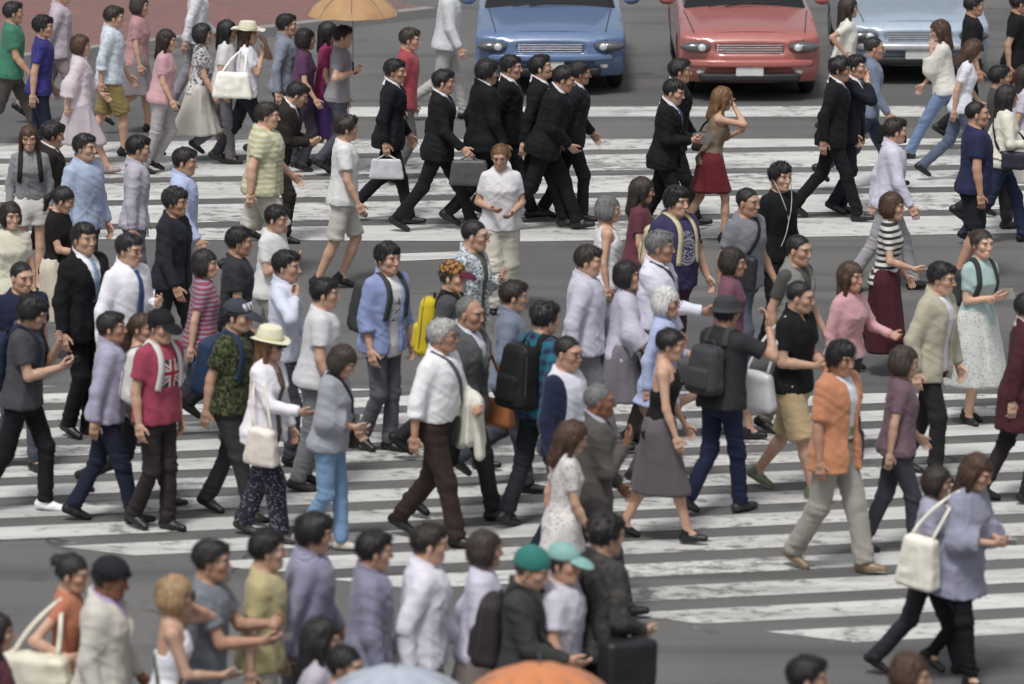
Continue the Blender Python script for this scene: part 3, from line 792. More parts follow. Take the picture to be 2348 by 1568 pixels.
            f2 = Fld(); f2.ops.append(('u', (cfn, nlo - .04, nhi + .02), 0)); cV, cF = f2.mesh(.0065); prt.append((cV, cF, 0))
        V, F, M = join(prt)
        tn = {'tee': 't_shirt', 'long': 'shirt', 'roll': 'shirt', 'tank': 'tank_top', 'halter': 'halter_top', 'poncho': 'blouse'}[tk]
        kid(o.get('name', tn), V, F, m); surf = f
        if tie:
            sl_ = P_loft(TF, t2, off)[0]; z0 = .985 if tuck else .99
            def tfn(X, Y, Z):
                x, y, z = TF.loc(X, Y, Z); wd = np.interp(z, [z0, z0 + .045, 1.385, 1.40, 1.435], [.002, .042, .020, .018, .026])
                return np.maximum(np.maximum(np.maximum(np.abs(sl_(X, Y, Z) - .010) - .008, np.abs(y) - wd), np.maximum(z - 1.437, z0 - z)), -x)
            lo, hi = f.box(); f2 = Fld(); f2.ops.append(('u', (tfn, lo, hi), 0)); cV, cF = f2.mesh(.0085)
            kid('tie', relax(cV, cF, 1, .3), cF, cloth(*tie))
    if outer:
        kind, oc = outer[0], outer[1]; o = outer[2] if len(outer) > 2 else {}
        om = cloth(oc, o.get('pat'), o.get('c2'), o.get('sc', 1), o.get('rough', .85)); off = .024 + o.get('loose', 0); hem = o.get('hem', .80 if kind == 'suit' else .84)
        t2 = tab.copy(); low = t2[:, 0] < 1.22; t2[low, 3] = np.maximum(t2[low, 3], tab[4, 3] * (1.0 if kind == 'suit' else 1.04)); t2[low, 2] = np.maximum(t2[low, 2], tab[4, 2])
        t2[:3, 2:] += np.array([[.034], [.030], [.017]])
        if hem < .80: t2 = np.vstack([[hem, t2[0, 1], t2[0, 2] + .012, t2[0, 3] + .010], t2])
        f = Fld(); lf = P_loft(TF, t2, off, hem, 1.462, .55, wob=.03, ph=seed); f.add(lf)
        if kind != 'vest': sleeves(f, 'tee' if o.get('short') else ('roll' if o.get('roll') else 'long'), .017, .18 if o.get('short') else 0)
        wz = {'suit': ([.70, .98, 1.10, 1.13, 1.42, 1.50], [.10, .02, -.004, .006, .078, .085])}.get(kind, ([.7, .9, 1.1, 1.42, 1.50], [o.get('w', .06) + .02, o.get('w', .06), o.get('w', .06) - .005, .062, .07]))
        if kind in ('suit',) or o.get('lapel'):
            ll = P_loft(TF, t2, off + .008)[0]
            def lap(X, Y, Z):
                x, y, z = TF.loc(X, Y, Z); w0 = np.interp(z, *wz); wl = np.interp(z, [1.13, 1.33, 1.37, 1.44], [.004, .058, .045, .035])
                return np.maximum(np.maximum(ll(X, Y, Z), np.maximum(np.abs(y) - w0 - wl, 1.13 - z)), np.maximum(z - 1.45, -x))
            f.ops.append(('u', (lap, lf[1], lf[2]), .003))
        if kind != 'vest' or True:
            def opn(X, Y, Z):
                x, y, z = TF.loc(X, Y, Z); return np.minimum(np.interp(z, *wz) - np.abs(y), x + .01)
            if not o.get('closed'): f.cut(opn)
        oV, oF = f.mesh(.0125); oV = relax(oV, oF, 1, .3); oV = wrinkle(oV, oF, .008 * o.get('wr', 1), seed=seed + 40)
        kid(o.get('name', {'suit': 'suit_jacket', 'cardigan': 'cardigan', 'vest': 'vest', 'open': 'open_shirt'}[kind]), oV, oF, om); surf = f
    # ---- lower half
    if bottom:
        bk, bc = bottom[0], bottom[1]; o = bottom[2] if len(bottom) > 2 else {}
        bm = cloth(bc, o.get('pat'), o.get('c2'), o.get('sc', 1)); loose = o.get('loose', .008); ht = [(.79, 0, .098 * g, .150 * g), (.84, -.004, .112 * g, .168 * g), (.90, -.006, .116 * g, .172 * g), (.96, -.002, .108 * g, .163 * g), (1.0, 0, .102 * g, .156 * g)]
        if belly: ht = [(a, b + belly * .3 * (a > .9), c + belly * .35 * (a > .9), d) for a, b, c, d in ht]
        if sex == 'f': ht = [(a, b, c * .97, d * (1.0 if a < .93 else .94)) for a, b, c, d in ht]
        f = Fld()
        if bk in ('trousers', 'shorts', 'jeans'):
            f.add(P_loft(PF, ht, .006, .79, 1.0))
            for nm in 'LR':
                hip, kn, an, FR = L[nm]; q = 1 + (g - 1) * .7
                if bk == 'shorts': f.add(P_rc(hip, hip + (kn - hip) * o.get('len', .85), .088 * q + loose * .6, .076 * q + loose, c1=True), .03)
                else:
                    f.add(P_rc(hip, kn, .086 * q + loose * .5, .058 * q + loose), .03); en = kn + (an - kn) * o.get('len', 1.03)
                    f.add(P_rc(kn, en, .057 * q + loose, o.get('cuff', .050) + loose, c1=True), .03)
        else:
            hem = o.get('len', .50); fl = o.get('flare', .04)
            f.add(P_loft(PF, [(hem, 0, .135 + fl + .03, .165 + fl), (.72, 0, .128 + fl * .5, .176 + fl * .5)] + ht[2:], .008, hem, 1.0, wob=.08 if fl > .02 else .02, ph=seed, n=2))
            for nm in 'LR':
                hip, kn, an, FR = L[nm]; f.add(P_rc(hip, kn + (an - kn) * .25, .10, .085 + fl * .5), .10)
            hz_ = PF.o[2]; f.cut(lambda X, Y, Z: hem + hz_ - Z + 0 * X)
        V, F = f.mesh(.0135); V = relax(V, F, 1, .3); V = wrinkle(V, F, .009, seed=seed + 9, kind='skirt' if bk in ('skirt', 'longskirt') else 'leg')
        kid({'trousers': 'trousers', 'jeans': 'jeans', 'shorts': 'shorts', 'skirt': 'skirt', 'longskirt': 'skirt'}.get(bk, bk), V, F, bm)
        if belt is not None:
            f = Fld(); f.add(P_loft(PF, ht, .016, .965, 1.0)); f.sub(P_loft(PF, ht, .004, .9, 1.1)); V, F = f.mesh(.0125); kid('belt', V, F, leather(belt))
    # ---- shoes
    for nm in 'LR':
        hip, kn, an, FR = L[nm]; sf = Fr(an, FR); f = Fld(); kk = .95 if sex == 'm' else .86
        f.add(P_rc(sf.w((-.045, 0, -.042)), sf.w((.04, 0, -.044)), .040 * kk, .041 * kk)); f.add(P_rc(sf.w((.04, 0, -.046)), sf.w((.150 * kk, 0, -.056)), .042 * kk, .030 * kk), .02)
        f.add(P_rc(sf.w((-.03, 0, -.03)), sf.w((0, 0, .02)), .042, .044, c1=True), .015)
        def solecut(X, Y, Z, sf=sf): return -.080 - sf.loc(X, Y, Z)[2]
        f.cut(solecut); V, F = f.mesh(.0095); V = relax(V, F, 1, .3)
        zc = (V[F].mean(1) - sf.o) @ sf.R[:, 2]
        kid('shoe', V, F, [leather(shoes), leather(sole if sole else tuple(c * .5 for c in shoes), .7)], (zc < -.066).astype(np.int32))
    R = dict(body=body, TF=TF, PF=PF, HF=HF, ARM=ARM, surf=surf, M=body.matrix_basis.copy(), s=s, xy=xy, L=L, k=k, hw=hw, seed=seed, label=label, headpt=np.array([*xy, 0]) + Rz @ tops * s)
    body_m = Matrix.Translation((xy[0], xy[1], 0)) @ Matrix.Rotation(fw, 4, 'Z') @ Matrix.Scale(s, 4)
    R['M'] = body_m
    PEOPLE.append(R); return R

# ------------------------------------------------------------------ bags and other carried things (things of their own)
def carry(name, p, parts, label, cat, group=None):
    """first part is the thing's own mesh, the rest become its parts; all given in the person's frame"""
    root = None
    for nm, V, F, m in parts:
        if root is None:
            c = V.mean(0); c = np.array([c[0], c[1], V[:, 2].min()]); root = link(name, mkmesh(name, V - c, F, m), label=label, cat=cat, group=group)
            root.matrix_world = p['M'] @ Matrix.Translation(c.tolist())
        else: link(nm, mkmesh(nm, V - c, F, m), root)
    return root

def softbox(fr, h, rd, m, amp=.008, seed=0, taper=0.0, step=.0125):
    f = Fld(); f.add(P_box((0, 0, 0), h, rd, fr, taper)); V, F = f.mesh(step); V = relax(V, F, 1, .3)
    return wrinkle(V, F, amp, 10, 10, seed, 'bag'), F

def loop_on(p, A, B, wd, pad=.009, half=None, n=44):
    """strap that runs round the clothed torso through the points A and B (torso frame)"""
    TF = p['TF']; a, b = TF.w(A), TF.w(B); c = (a + b) / 2; e1 = unit(a - b); ex = TF.d((1, 0, 0)); ex = unit(ex - e1 * (ex @ e1))
    th = np.linspace(0, 2 * math.pi, n) if half is None else np.linspace(half[0], half[1], n)
    d = np.cos(th)[:, None] * e1 + np.sin(th)[:, None] * ex
    pts = march(p['surf'], np.repeat(c[None], n, 0), d, .6)
    q = pts.copy()
    for _ in range(3): q[1:-1] = (q[:-2] + 2 * q[1:-1] + q[2:]) / 4
    q = q + d * pad
    eps = 1e-3; f0 = p['surf'].ev(q[:, 0], q[:, 1], q[:, 2]); N = np.stack([p['surf'].ev(q[:, 0] + (i == 0) * eps, q[:, 1] + (i == 1) * eps, q[:, 2] + (i == 2) * eps) - f0 for i in range(3)], 1)
    N = N / (np.linalg.norm(N, axis=1, keepdims=True) + 1e-9); bad = np.abs(N).sum(1) < .1; N[bad] = d[bad]
    return ribbon(q, N, wd, .007)

def backpack(p, col, label, size=(.085, .145, .215), strap=None, cat='backpack'):
    m = cloth(col, None, None, 1, .7); sm_ = cloth(strap or col, None, None, 1, .8); TF = p['TF']
    t = march(p['surf'], TF.w((0, 0, 1.2))[None], TF.d((-1, 0, 0))[None])[0]; xb = ((t - TF.o) @ TF.R)[0]
    fr = Fr(TF.w((xb - size[0] * .92, 0, 1.16)), TF.R @ roty(.06))
    V, F = softbox(fr, size, .06, m, .010, p['seed'], -.10)
    pk = Fr(fr.w((-size[0] * .82, 0, -size[2] * .35)), fr.R); PV, PF_ = softbox(pk, (.045, size[1] * .78, size[2] * .45), .035, m, .006, 3)
    parts = [('backpack', V, F, m), ('pocket', PV, PF_, m)]
    bf = Fld().add(P_box((0, 0, 0), size, .06, fr, -.10)); th = np.linspace(.15, 2 * math.pi - .15, 30); dirs = np.stack([np.zeros(30), np.sin(th) * size[1], -np.cos(th) * size[2]], 1); dirs /= np.linalg.norm(dirs, axis=1, keepdims=True)
    zc = fr.w((-size[0] * .45, 0, 0)); parts.append(('zip', *tube(march(bf, np.repeat(zc[None], 30, 0), dirs @ fr.R.T, .4) , .0055, 5), plain((.05, .05, .055), .5, name='zip')))
    for s in (1, -1):
        parts.append(('strap', *loop_on(p, (-.02, s * .085, 1.46), (.0, s * .125, 1.02),   .048, .011, (-.75, 2.35), 30), sm_))
    parts.append(('handle', *tube([fr.w((size[0] * .5, -.03, size[2])), fr.w((size[0] * .4, -.02, size[2] + .035)), fr.w((size[0] * .4, .02, size[2] + .035)), fr.w((size[0] * .5, .03, size[2]))], .007), sm_))
    return carry('backpack', p, parts, label, cat)

def crossbody(p, col, label, side=1, size=(.13, .045, .095), strap=.03, bagz=.93, front=.02, bcol=None, cat='bag'):
    """side: the shoulder the strap sits on; the bag lies on the other hip"""
    m = leather(bcol or col, .55); TF = p['TF']
    st = loop_on(p, (-.03, side * .075, 1.47), (front, -side * .17, bagz + .05), strap)
    a = march(p['surf'], TF.w((front, 0, bagz))[None], TF.d((0, -side, 0))[None])[0]
    fr = Fr(a + TF.d((0, -side * size[1] * .9, -.03)), TF.R)
    V, F = softbox(fr, size, .035, m, .006, p['seed'])
    return carry('shoulder_bag', p, [('bag', V, F, m), ('strap', *st, cloth(col))], label, cat)

def shoulderbag(p, col, label, side=-1, size=(.17, .055, .135), drop=.93, x=-.04, mat=None, strap=.022, cat='bag', sx=.05):
    m = mat or leather(col, .6); TF = p['TF']; hw = p['hw']
    fr = Fr(TF.w((x, side * (hw + .115 + size[1] * .5), drop)), TF.R @ rotx(side * -.06))
    V, F = softbox(fr, size, .04, m, .011, p['seed'], -.14)
    top = march(p['surf'], TF.w((-.02, side * (hw - .035), 1.30))[None], TF.d((0, 0, 1))[None])[0] + TF.d((0, 0, .006)); parts = [('bag', V, F, m)]
    t = np.linspace(0, 1, 10)[:, None]; half = []
    for q in (1, -1):
        e = fr.w((q * size[0] * .6, 0, size[2] * .93)); mid = (top + e) / 2 + TF.d((q * .035, side * .055, .03)); half.append((1 - t) ** 2 * top + 2 * t * (1 - t) * mid + t * t * e)
    pts = np.concatenate([half[0][::-1], half[1][1:]]); nn = np.repeat(TF.d((0, side, .35))[None], len(pts), 0); nn[7:12] = TF.d((0, side * .25, 1))
    parts.append(('strap', *ribbon(pts, nn, strap, .006), m))
    return carry('shoulder_bag', p, parts, label, cat)

def handbag(p, hand, label, m, size=(.15, .05, .12), drop=.16, yaw=0.0, taper=-.1, cat='bag', name='handbag', amp=.010):
    HFm = p['ARM'][hand][3]; g_ = HFm.w((.085, 0, -.022))
    fr = Fr(g_ + np.array([0, 0, -drop - size[2]]), rotz(yaw)); V, F = softbox(fr, size, .03, m, amp, p['seed'], taper); parts = [(name, V, F, m)]
    for q in (1, -1):
        t = np.linspace(0, 1, 13); pts = [fr.w((size[0] * (.55 - 1.1 * a), q * size[1] * .5, size[2] * .92)) * (1 - math.sin(a * math.pi) ** .6) + (g_ + np.array([.0, q * .004, .0])) * math.sin(a * math.pi) ** .6 for a in t]
        parts.append(('handle', *tube(pts, .007), m))
    return carry(name, p, parts, label, cat)

def phone(p, hand, label, col=C('16161a'), fr=None):
    h = p['ARM'][hand][3]; f = fr or Fr(h.w((.085, 0, -.026)), h.R)
    fl = Fld(); fl.add(P_box((0, 0, 0), (.072, .036, .0055), .005, f)); V, F = fl.mesh(.0055)
    f2 = Fld(); f2.add(P_box((0, 0, -.0045), (.064, .031, .0025), .002, f)); V2, F2 = f2.mesh(.004)
    return carry('phone', p, [('phone', V, F, plain(col, .3, name='case')), ('screen', V2, F2, plain((.03, .035, .045), .08, name='glass'))], label, 'phone')

def paper(p, hand, label, col=C('d8d8d8'), size=(.11, .08), n=1):
    h = p['ARM'][hand][3]; f = Fr(h.w((.12, 0, -.028)), h.R); gx, gy = np.meshgrid(np.linspace(-1, 1, 11), np.linspace(-1, 1, 5), indexing='ij'); V, F = [], []
    for zz in (.0012, -.0012): V.append(np.stack([gx.ravel() * size[0], gy.ravel() * size[1], zz + .006 * np.sin(gx.ravel() * 3)], 1))
    i = (np.arange(10)[:, None] * 5 + np.arange(4)[None]).ravel(); F = np.concatenate([np.stack([i, i + 5, i + 6, i + 1], 1), np.stack([i, i + 1, i + 6, i + 5], 1) + 55]); V = f.pts(np.concatenate(V))
    return carry('paper_sheet', p, [('sheet', V, F, plain(col, .8, name='paper'))], label, 'paper')

def earphones(p, label, col=C('d8d8d8')):
    HF, k, TF = p['HF'], p['k'], p['TF']; parts = []
    join_ = march(p['surf'], TF.w((0, 0, 1.22))[None], TF.d((1, 0, 0))[None])[0] + TF.d((.006, 0, 0)); end = march(p['surf'], TF.w((0, -.06, 1.0))[None], TF.d((1, 0, 0))[None])[0] + TF.d((.006, 0, 0))
    for s in (1, -1):
        e = HF.w(np.array((.018, s * .089, -.018)) * k); mid = march(p['surf'], TF.w((0, s * .05, 1.34))[None], TF.d((1, 0, .1))[None])[0] + TF.d((.008, 0, 0))
        t = np.linspace(0, 1, 12)[:, None]; pts = (1 - t) ** 2 * e + 2 * t * (1 - t) * (mid + np.array([.01, 0, .03])) + t * t * join_
        parts.append(('cord', *tube(pts, .0038, 5), plain(col, .5, name='plastic')))
    t = np.linspace(0, 1, 8)[:, None]; parts.append(('cord', *tube(join_ * (1 - t) + end * t + TF.d((.012, 0, 0)) * np.sin(t * math.pi), .0038, 5), plain(col, .5, name='plastic')))
    V, F, M = join([(a, b, 0) for _, a, b, _ in parts])
    return carry('earphones', p, [('earphones', V, F, parts[0][3])], label, 'earphones')
# ------------------------------------------------------------------ the crossing: road, paint, far pavement
def ground_mat(kind):
    b = NB(kind); co = b.coord()
    if kind == 'asphalt':
        big = b.noise(b.scale(co, (1, .5, 1)), .55, 4, .6); grit = b.noise(co, 75, 2, .7)
        c = b.mix(b.rng(big, .3, .7), (.125, .124, .124), (.185, .182, .180)); c = b.mix(b.rng(grit, .35, .7), b.mix(.6, c, (.05, .05, .05)), b.mix(.12, c, (.45, .44, .42)))
        trk = b.noise(b.scale(co, (.06, 1.6, 1)), 1.0, 3, .6); c = b.mix(b.rng(trk, .50, .68, 0, .6), c, (.06, .059, .059))
        st = b.noise(co, 1.7, 2); c = b.mix(b.rng(st, .66, .72, 0, .5), c, (.06, .058, .058))
        vo = b.n('TexVoronoi', feature='DISTANCE_TO_EDGE'); b.l(b.mix(.35, co, b.noise(co, .9, 5, .65, 1)), vo.inputs['Vector']); vo.inputs['Scale'].default_value = .22
        c = b.mix(b.math('MULTIPLY', b.rng(vo.outputs['Distance'], .0, .003, .9, 0), b.rng(b.noise(co, .6, 2), .45, .55)), c, (.03, .03, .03))
        pa = b.n('TexVoronoi'); pa.distance = 'CHEBYCHEV'; b.l(b.scale(co, (.12, .3, 1)), pa.inputs['Vector']); pa.inputs['Scale'].default_value = 1.0
        c = b.mix(b.rng(b.xyz(pa.outputs['Color'])[0], .62, .63, 0, .5), c, (.08, .08, .083))
        gum = b.n('TexVoronoi'); b.l(co, gum.inputs['Vector']); gum.inputs['Scale'].default_value = 2.3; c = b.mix(b.rng(gum.outputs['Distance'], .05, .065, .5, 0), c, (.28, .28, .27))
        b.put(b.b.inputs['Base Color'], c); b.b.inputs['Roughness'].default_value = .85; b.bump(b.noise(co, 120, 2), .5, .012)
    elif kind == 'paint':
        wear = b.noise(b.scale(co, (1, 1.6, 1)), 5, 6, .75); dirt = b.noise(co, 1.1, 4, .6); tr = b.noise(b.scale(co, (.22, 2.2, 1)), 1.6, 5, .7); zone = b.noise(co, .45, 3, .6)
        c = b.mix(b.rng(dirt, .3, .75), (.66, .665, .65), (.50, .50, .485)); c = b.mix(b.rng(tr, .46, .72, 0, .75), c, (.30, .295, .285))
        k = b.math('ADD', wear, b.math('MULTIPLY', b.math('SUBTRACT', zone, .5), .5)); c = b.mix(b.rng(k, .53, .63, 0, .9), c, (.15, .147, .143))
        ed = b.noise(b.scale(co, (.5, 1, 1)), 1.3, 5, .7); c = b.mix(b.rng(ed, .56, .68, 0, .65), c, (.20, .197, .192))
        b.put(b.b.inputs['Base Color'], c); b.b.inputs['Roughness'].default_value = .7; b.bump(b.noise(co, 90, 2), .3, .006)
    elif kind == 'brick':
        br = b.n('TexBrick'); b.l(co, br.inputs['Vector']); br.inputs['Scale'].default_value = 4.0
        br.inputs['Color1'].default_value = (.20, .085, .075, 1); br.inputs['Color2'].default_value = (.26, .12, .105, 1); br.inputs['Mortar'].default_value = (.16, .13, .125, 1); br.inputs['Mortar Size'].default_value = .012
        b.put(b.b.inputs['Base Color'], b.mix(b.rng(b.noise(co, 2.2, 4), .3, .7, 0, .5), br.outputs['Color'], (.14, .12, .12))); b.b.inputs['Roughness'].default_value = .8
    elif kind == 'kerb':
        b.put(b.b.inputs['Base Color'], b.mix(b.noise(co, 8, 4), (.30, .295, .285), (.22, .215, .21))); b.b.inputs['Roughness'].default_value = .8
    return b.m
G = np.array
link('road', mkmesh('road', G([(-400, -60, 0), (400, -60, 0), (400, 900, 0), (-400, 900, 0)], float), G([[0, 1, 2, 3]]), ground_mat('asphalt'), smooth=False), kind='structure')
PAINT = ground_mat('paint')
def slab(polys, name, label=None, z=.004):
    V, F = [], []
    for q in polys:
        o = len(V); V += [(x, y, z) for x, y in q]; F.append(list(range(o, o + len(q))))
    me = bpy.data.meshes.new(name); me.from_pydata(V, [], F); me.materials.append(PAINT); me.update()
    return link(name, me, kind='structure', label=label)
def clip(poly, n, c):
    out = []
    for i in range(len(poly)):
        a, b_ = poly[i], poly[(i + 1) % len(poly)]; da, db = a @ n - c, b_ @ n - c
        if da <= 0: out.append(a)
        if da * db < 0: out.append(a + (b_ - a) * da / (da - db))
    return out
def gp(u, v): return at(u, v)[:2]
def halfplane(a, b_, keep):
    """the side of the ground line a-b on which keep lies"""
    d = b_ - a; n = G([d[1], -d[0]]); n = n / np.linalg.norm(n); c = n @ a
    return (n, c) if keep @ n <= c else (-n, -c)
def stripes(p0, p1, period, width, count, planes, x0=-40, x1=40):
    d = p1 - p0; d = d / np.linalg.norm(d); n = G([-d[1], d[0]]); n = n if n[1] > 0 else -n; out = []
    for k in range(count):
        b0 = p0 + n * period * k; q = [b0 + d * x0, b0 + d * x1, b0 + d * x1 + n * width, b0 + d * x0 + n * width]
        for pl in planes:
            if len(q) >= 3: q = clip(q, *pl)
        if len(q) >= 3: out.append(q)
    return out
near_edge = halfplane(gp(0, 1237), gp(2347, 1520), gp(1200, 1000))
far_edge = halfplane(gp(0, 885), gp(2347, 905), gp(1200, 1100))
slab(stripes(gp(300, 1560), gp(2300, 1455), .64, .37, 60, [near_edge, far_edge]), 'zebra_crossing', 'white zebra stripes of the near crossing')
e0 = halfplane(gp(0, 548), gp(2347, 560), gp(1200, 400)); e1 = halfplane(gp(0, 322), gp(2347, 318), gp(1200, 400))
slab(stripes(gp(0, 575), gp(2347, 535), 1.35, 1.02, 30, [e0, e1], -60, 60), 'far_zebra_crossing', 'broad white stripes of the far crossing')
slab([[gp(u, v) for u, v in ((800, 268), (2120, 268), (2120, 244), (800, 246))]], 'stop_line', 'white stop line in front of the waiting cars')
slab([[gp(u, v) for u, v in ((860, 602), (1120, 590), (1120, 575), (860, 584))], [gp(u, v) for u, v in ((0, 690), (330, 668), (330, 640), (0, 655))]], 'worn_road_marking', 'worn white road marking on the asphalt between the crossings')
# far pavement with kerb, behind the top left people
def prism(name, poly, h, m, label=None):
    n = len(poly); V = [(*p, 0) for p in poly] + [(*p, h) for p in poly]; F = [list(range(n, 2 * n))] + [[i, (i + 1) % n, n + (i + 1) % n, n + i] for i in range(n)]
    me = bpy.data.meshes.new(name); me.from_pydata(V, [], F); me.materials.append(m); me.update(); return link(name, me, kind='structure', label=label)
ka, kb = gp(-400, 205), gp(1000, 40); kd = unit(kb - ka); kn_ = G([-kd[1], kd[0]])
prism('pavement', [ka + kn_ * .2, kb + kn_ * .2, kb + kn_ * 60 + kd * 5, ka + kn_ * 60 - kd * 60], .12, ground_mat('brick'))
prism('kerb', [ka, kb, kb + kn_ * .197, ka + kn_ * .197], .13, ground_mat('kerb'))

# ------------------------------------------------------------------ three cars waiting at the stop line, fronts to the camera
def car(u, v, body, label, W=1.74, hood_h=.80, yaw=0, dark=(.02, .02, .022), bumper=None, L=4.3):
    p = gp(u, v); root = bpy.data.objects.new('waiting_car', None); COL.objects.link(root)
    root.location = (p[0], p[1], 0); root.rotation_euler = (0, 0, math.radians(yaw)); root['label'] = label; root['category'] = 'car'; root['group'] = 'cars waiting at the stop line'
    kid = lambda nm, V, F, m, mi=None, par=root: link(nm, mkmesh(nm, V, F, m, mi), par)
    paint_ = plain(body, .28, .0, 'car_paint', .9); hw = W / 2
    side = [(.02, .30, .36), (.0, .45, .62), (.05, .62, .70), (.12, hood_h - .10, .74), (.30, hood_h, .76), (1.0, hood_h + .09, .80), (1.28, hood_h + .12, .82)]
    prof = [(y, z) for y, z, _ in side]
    roof = [(1.22, hood_h + .11), (1.95, 1.42), (2.6, 1.46), (3.3, 1.40), (L - .55, hood_h + .18), (L - .06, hood_h + .10), (L, .5), (L - .05, .30)]
    # lower body: lofted along y, rounded in plan
    f = Fld()
    def bodyfn(X, Y, Z):
        top = np.interp(Y, [0, .04, .14, .34, 1.0, 1.3, L - .6, L - .1, L], [hood_h - .22, hood_h - .14, hood_h - .04, hood_h + .01, hood_h + .09, hood_h + .13, hood_h + .16, hood_h + .1, hood_h - .1])
        top = top - .05 * (X / hw) ** 2; front = .02 + .16 * (np.abs(X) / hw) ** 3 + .10 * np.clip((.42 - Z) / .2, 0, 1) ** 2
        ww = hw - .05 * np.clip((Z - .6) / .4, -1, 1) ** 2
        d = np.maximum(np.maximum(np.abs(X) - ww, Z - top), np.maximum(front - Y, Y - L)); return np.maximum(d, .22 - Z)
    f.ops.append(('u', (bodyfn, G([-hw, 0, .2]), G([hw, L, hood_h + .3])), 0))
    for y in (.82, L - .8):
        for s in (1, -1): f.sub(P_rc((s * (hw - .25), y, .31), (s * (hw + .2), y, .31), .37, .37), .03)
    for s in (1, -1): f.sub(P_ell((s * (hw - .20), .03, hood_h - .20), (.20, .10, .075)), .02)
    f.sub(P_box((0, .0, hood_h - .22), (.42, .09, .055), .03), .02); f.sub(P_box((0, .0, .36), (.52, .09, .075), .03), .02)
    V, F = f.mesh(.03); kid('body', relax(V, F, 2, .4), F, paint_)
    f = Fld()
    def cab(X, Y, Z):
        lo = np.interp(Z, [hood_h, 1.46], [0, 1]); yf = 1.18 + .80 * lo; yb = L - .50 - .55 * lo; ww = hw - .07 - .20 * lo
        return np.maximum(np.maximum(np.abs(X) - ww, np.maximum(yf - Y, Y - yb)), np.maximum(Z - 1.45 + .05 * (X / hw) ** 2, hood_h - .05 - Z)) * .8
    f.ops.append(('u', (cab, G([-hw, 1, .7]), G([hw, L, 1.5])), 0)); V, F = f.mesh(.04); V = relax(V, F, 2, .4)
    zc = V[F].mean(1); roofm = (zc[:, 2] > 1.38).astype(np.int32); kid('cabin', V, F, [plain((.012, .014, .016), .06, 0, 'glass', 0), paint_], roofm)
    for s in (1, -1):
        hl = kid('headlight', *blob((s * (hw - .20), .075, hood_h - .20), (.185, .09, .066), n=8), plain((.10, .105, .115), .06, .2, 'lamp_housing', 1))
        for xx in (.12, .27): link('bulb', mkmesh('bulb', *blob((s * (hw - xx), .0 + (.05 if xx < .2 else .0), hood_h - .20), (.05, .03, .046), n=6), plain((.7, .72, .75), .08, .3, 'lens', 1)), hl)
        mir = kid('door_mirror', *blob((s * (hw + .10), 1.35, hood_h + .20), (.10, .06, .07), n=6), paint_)
    V1 = []
    for i in range(4): V1.append((*relaxm(Fld().add(P_box((0, .055, hood_h - .262 + .028 * i), (.40, .012, .007), .005)), .012), 0))
    V, F, M = join(V1); kid('grille', V, F, plain((.5, .5, .52), .25, .9, 'chrome'))
    fl = Fld().add(P_box((0, .0, .47), (.76, .05, .045), .03)); V, F = fl.mesh(.018); V[:, 1] += .16 * (np.abs(V[:, 0]) / hw) ** 3
    kid('bumper', V, F, plain(bumper or body, .25, .6 if bumper else 0, 'bumper', .5))
    fl = Fld().add(P_box((0, -.015, .37), (.165, .012, .083), .006)); V, F = fl.mesh(.01); pl = kid('number_plate', V, F, plain((.62, .64, .62), .5, name='plate'))
    fl = Fld().add(P_box((0, .02, .30), (.60, .05, .05), .03)); V, F = fl.mesh(.018); V[:, 1] += .10 * (np.abs(V[:, 0]) / hw) ** 3; kid('lower_grille', V, F, plain((.015, .015, .016), .6, name='plastic'))
    hz = lambda y, x: float(np.interp(y, [.04, .14, .34, 1.0, 1.3], [hood_h - .14, hood_h - .04, hood_h + .01, hood_h + .09, hood_h + .13])) - .05 * (x / hw) ** 2 + .002
    gl = []
    for s in (1, -1): gl.append((*tube([(s * x, y, hz(y, x)) for x, y in zip(np.linspace(.66, .74, 12), np.linspace(.20, 1.20, 12))], .006, 5), 0))
    gl.append((*tube([(x, .17 + .12 * (abs(x) / hw) ** 3, hz(.17, x) - .004) for x in np.linspace(-.66, .66, 14)], .006, 5), 0)); V, F, M = join(gl); kid('bonnet_seam', V, F, plain((.01, .01, .01), .7, name='gap'))
    for s in (1, -1):
        kid('wiper', *tube([(s * .1 - .35, 1.16, hood_h + .135), (s * .1, 1.22, hood_h + .175), (s * .1 + .30, 1.24, hood_h + .17)], .009, 5), plain((.012, .012, .012), .6, name='rubber'))
        kid('fog_lamp', *blob((s * (hw - .26), .075, .36), (.055, .03, .035), n=5), plain((.5, .5, .5), .15, .1, 'lens', 1))
    for y in (.82, L - .8):
        for s in (1, -1):
            an = np.linspace(0, 2 * math.pi, 33); V, F = tube([(s * (hw - .12), y + .235 * math.cos(t), .31 + .235 * math.sin(t)) for t in an], .078, 8); V[:, 0] = s * (hw - .12) + (V[:, 0] - s * (hw - .12)) * 1.25
            wl = kid('wheel', V, F, plain((.018, .018, .018), .8, name='rubber'))
            V, F = blob((s * (hw - .055), y, .31), (.03, .19, .19), n=6); link('rim', mkmesh('rim', V, F, plain((.42, .42, .44), .3, .8, 'alloy')), wl)
    fl = Fld().add(P_box((0, 2.0, .25), (hw - .3, 1.9, .06), .03)); V, F = fl.mesh(.06); kid('underbody', V, F, plain(dark, .8, name='underbody'))
    return root
car(1262, 222, (.12, .19, .34), 'blue car with pale shining bonnet behind the row of black suits', W=1.80)
car(1718, 236, C('b5625c'), 'red car waiting behind the stop line, between the blue and silver cars', W=1.68, hood_h=.86)
car(2105, 196, (.36, .44, .54), 'silver blue car with chrome bumper at the far right', W=1.74, bumper=(.7, .7, .72))
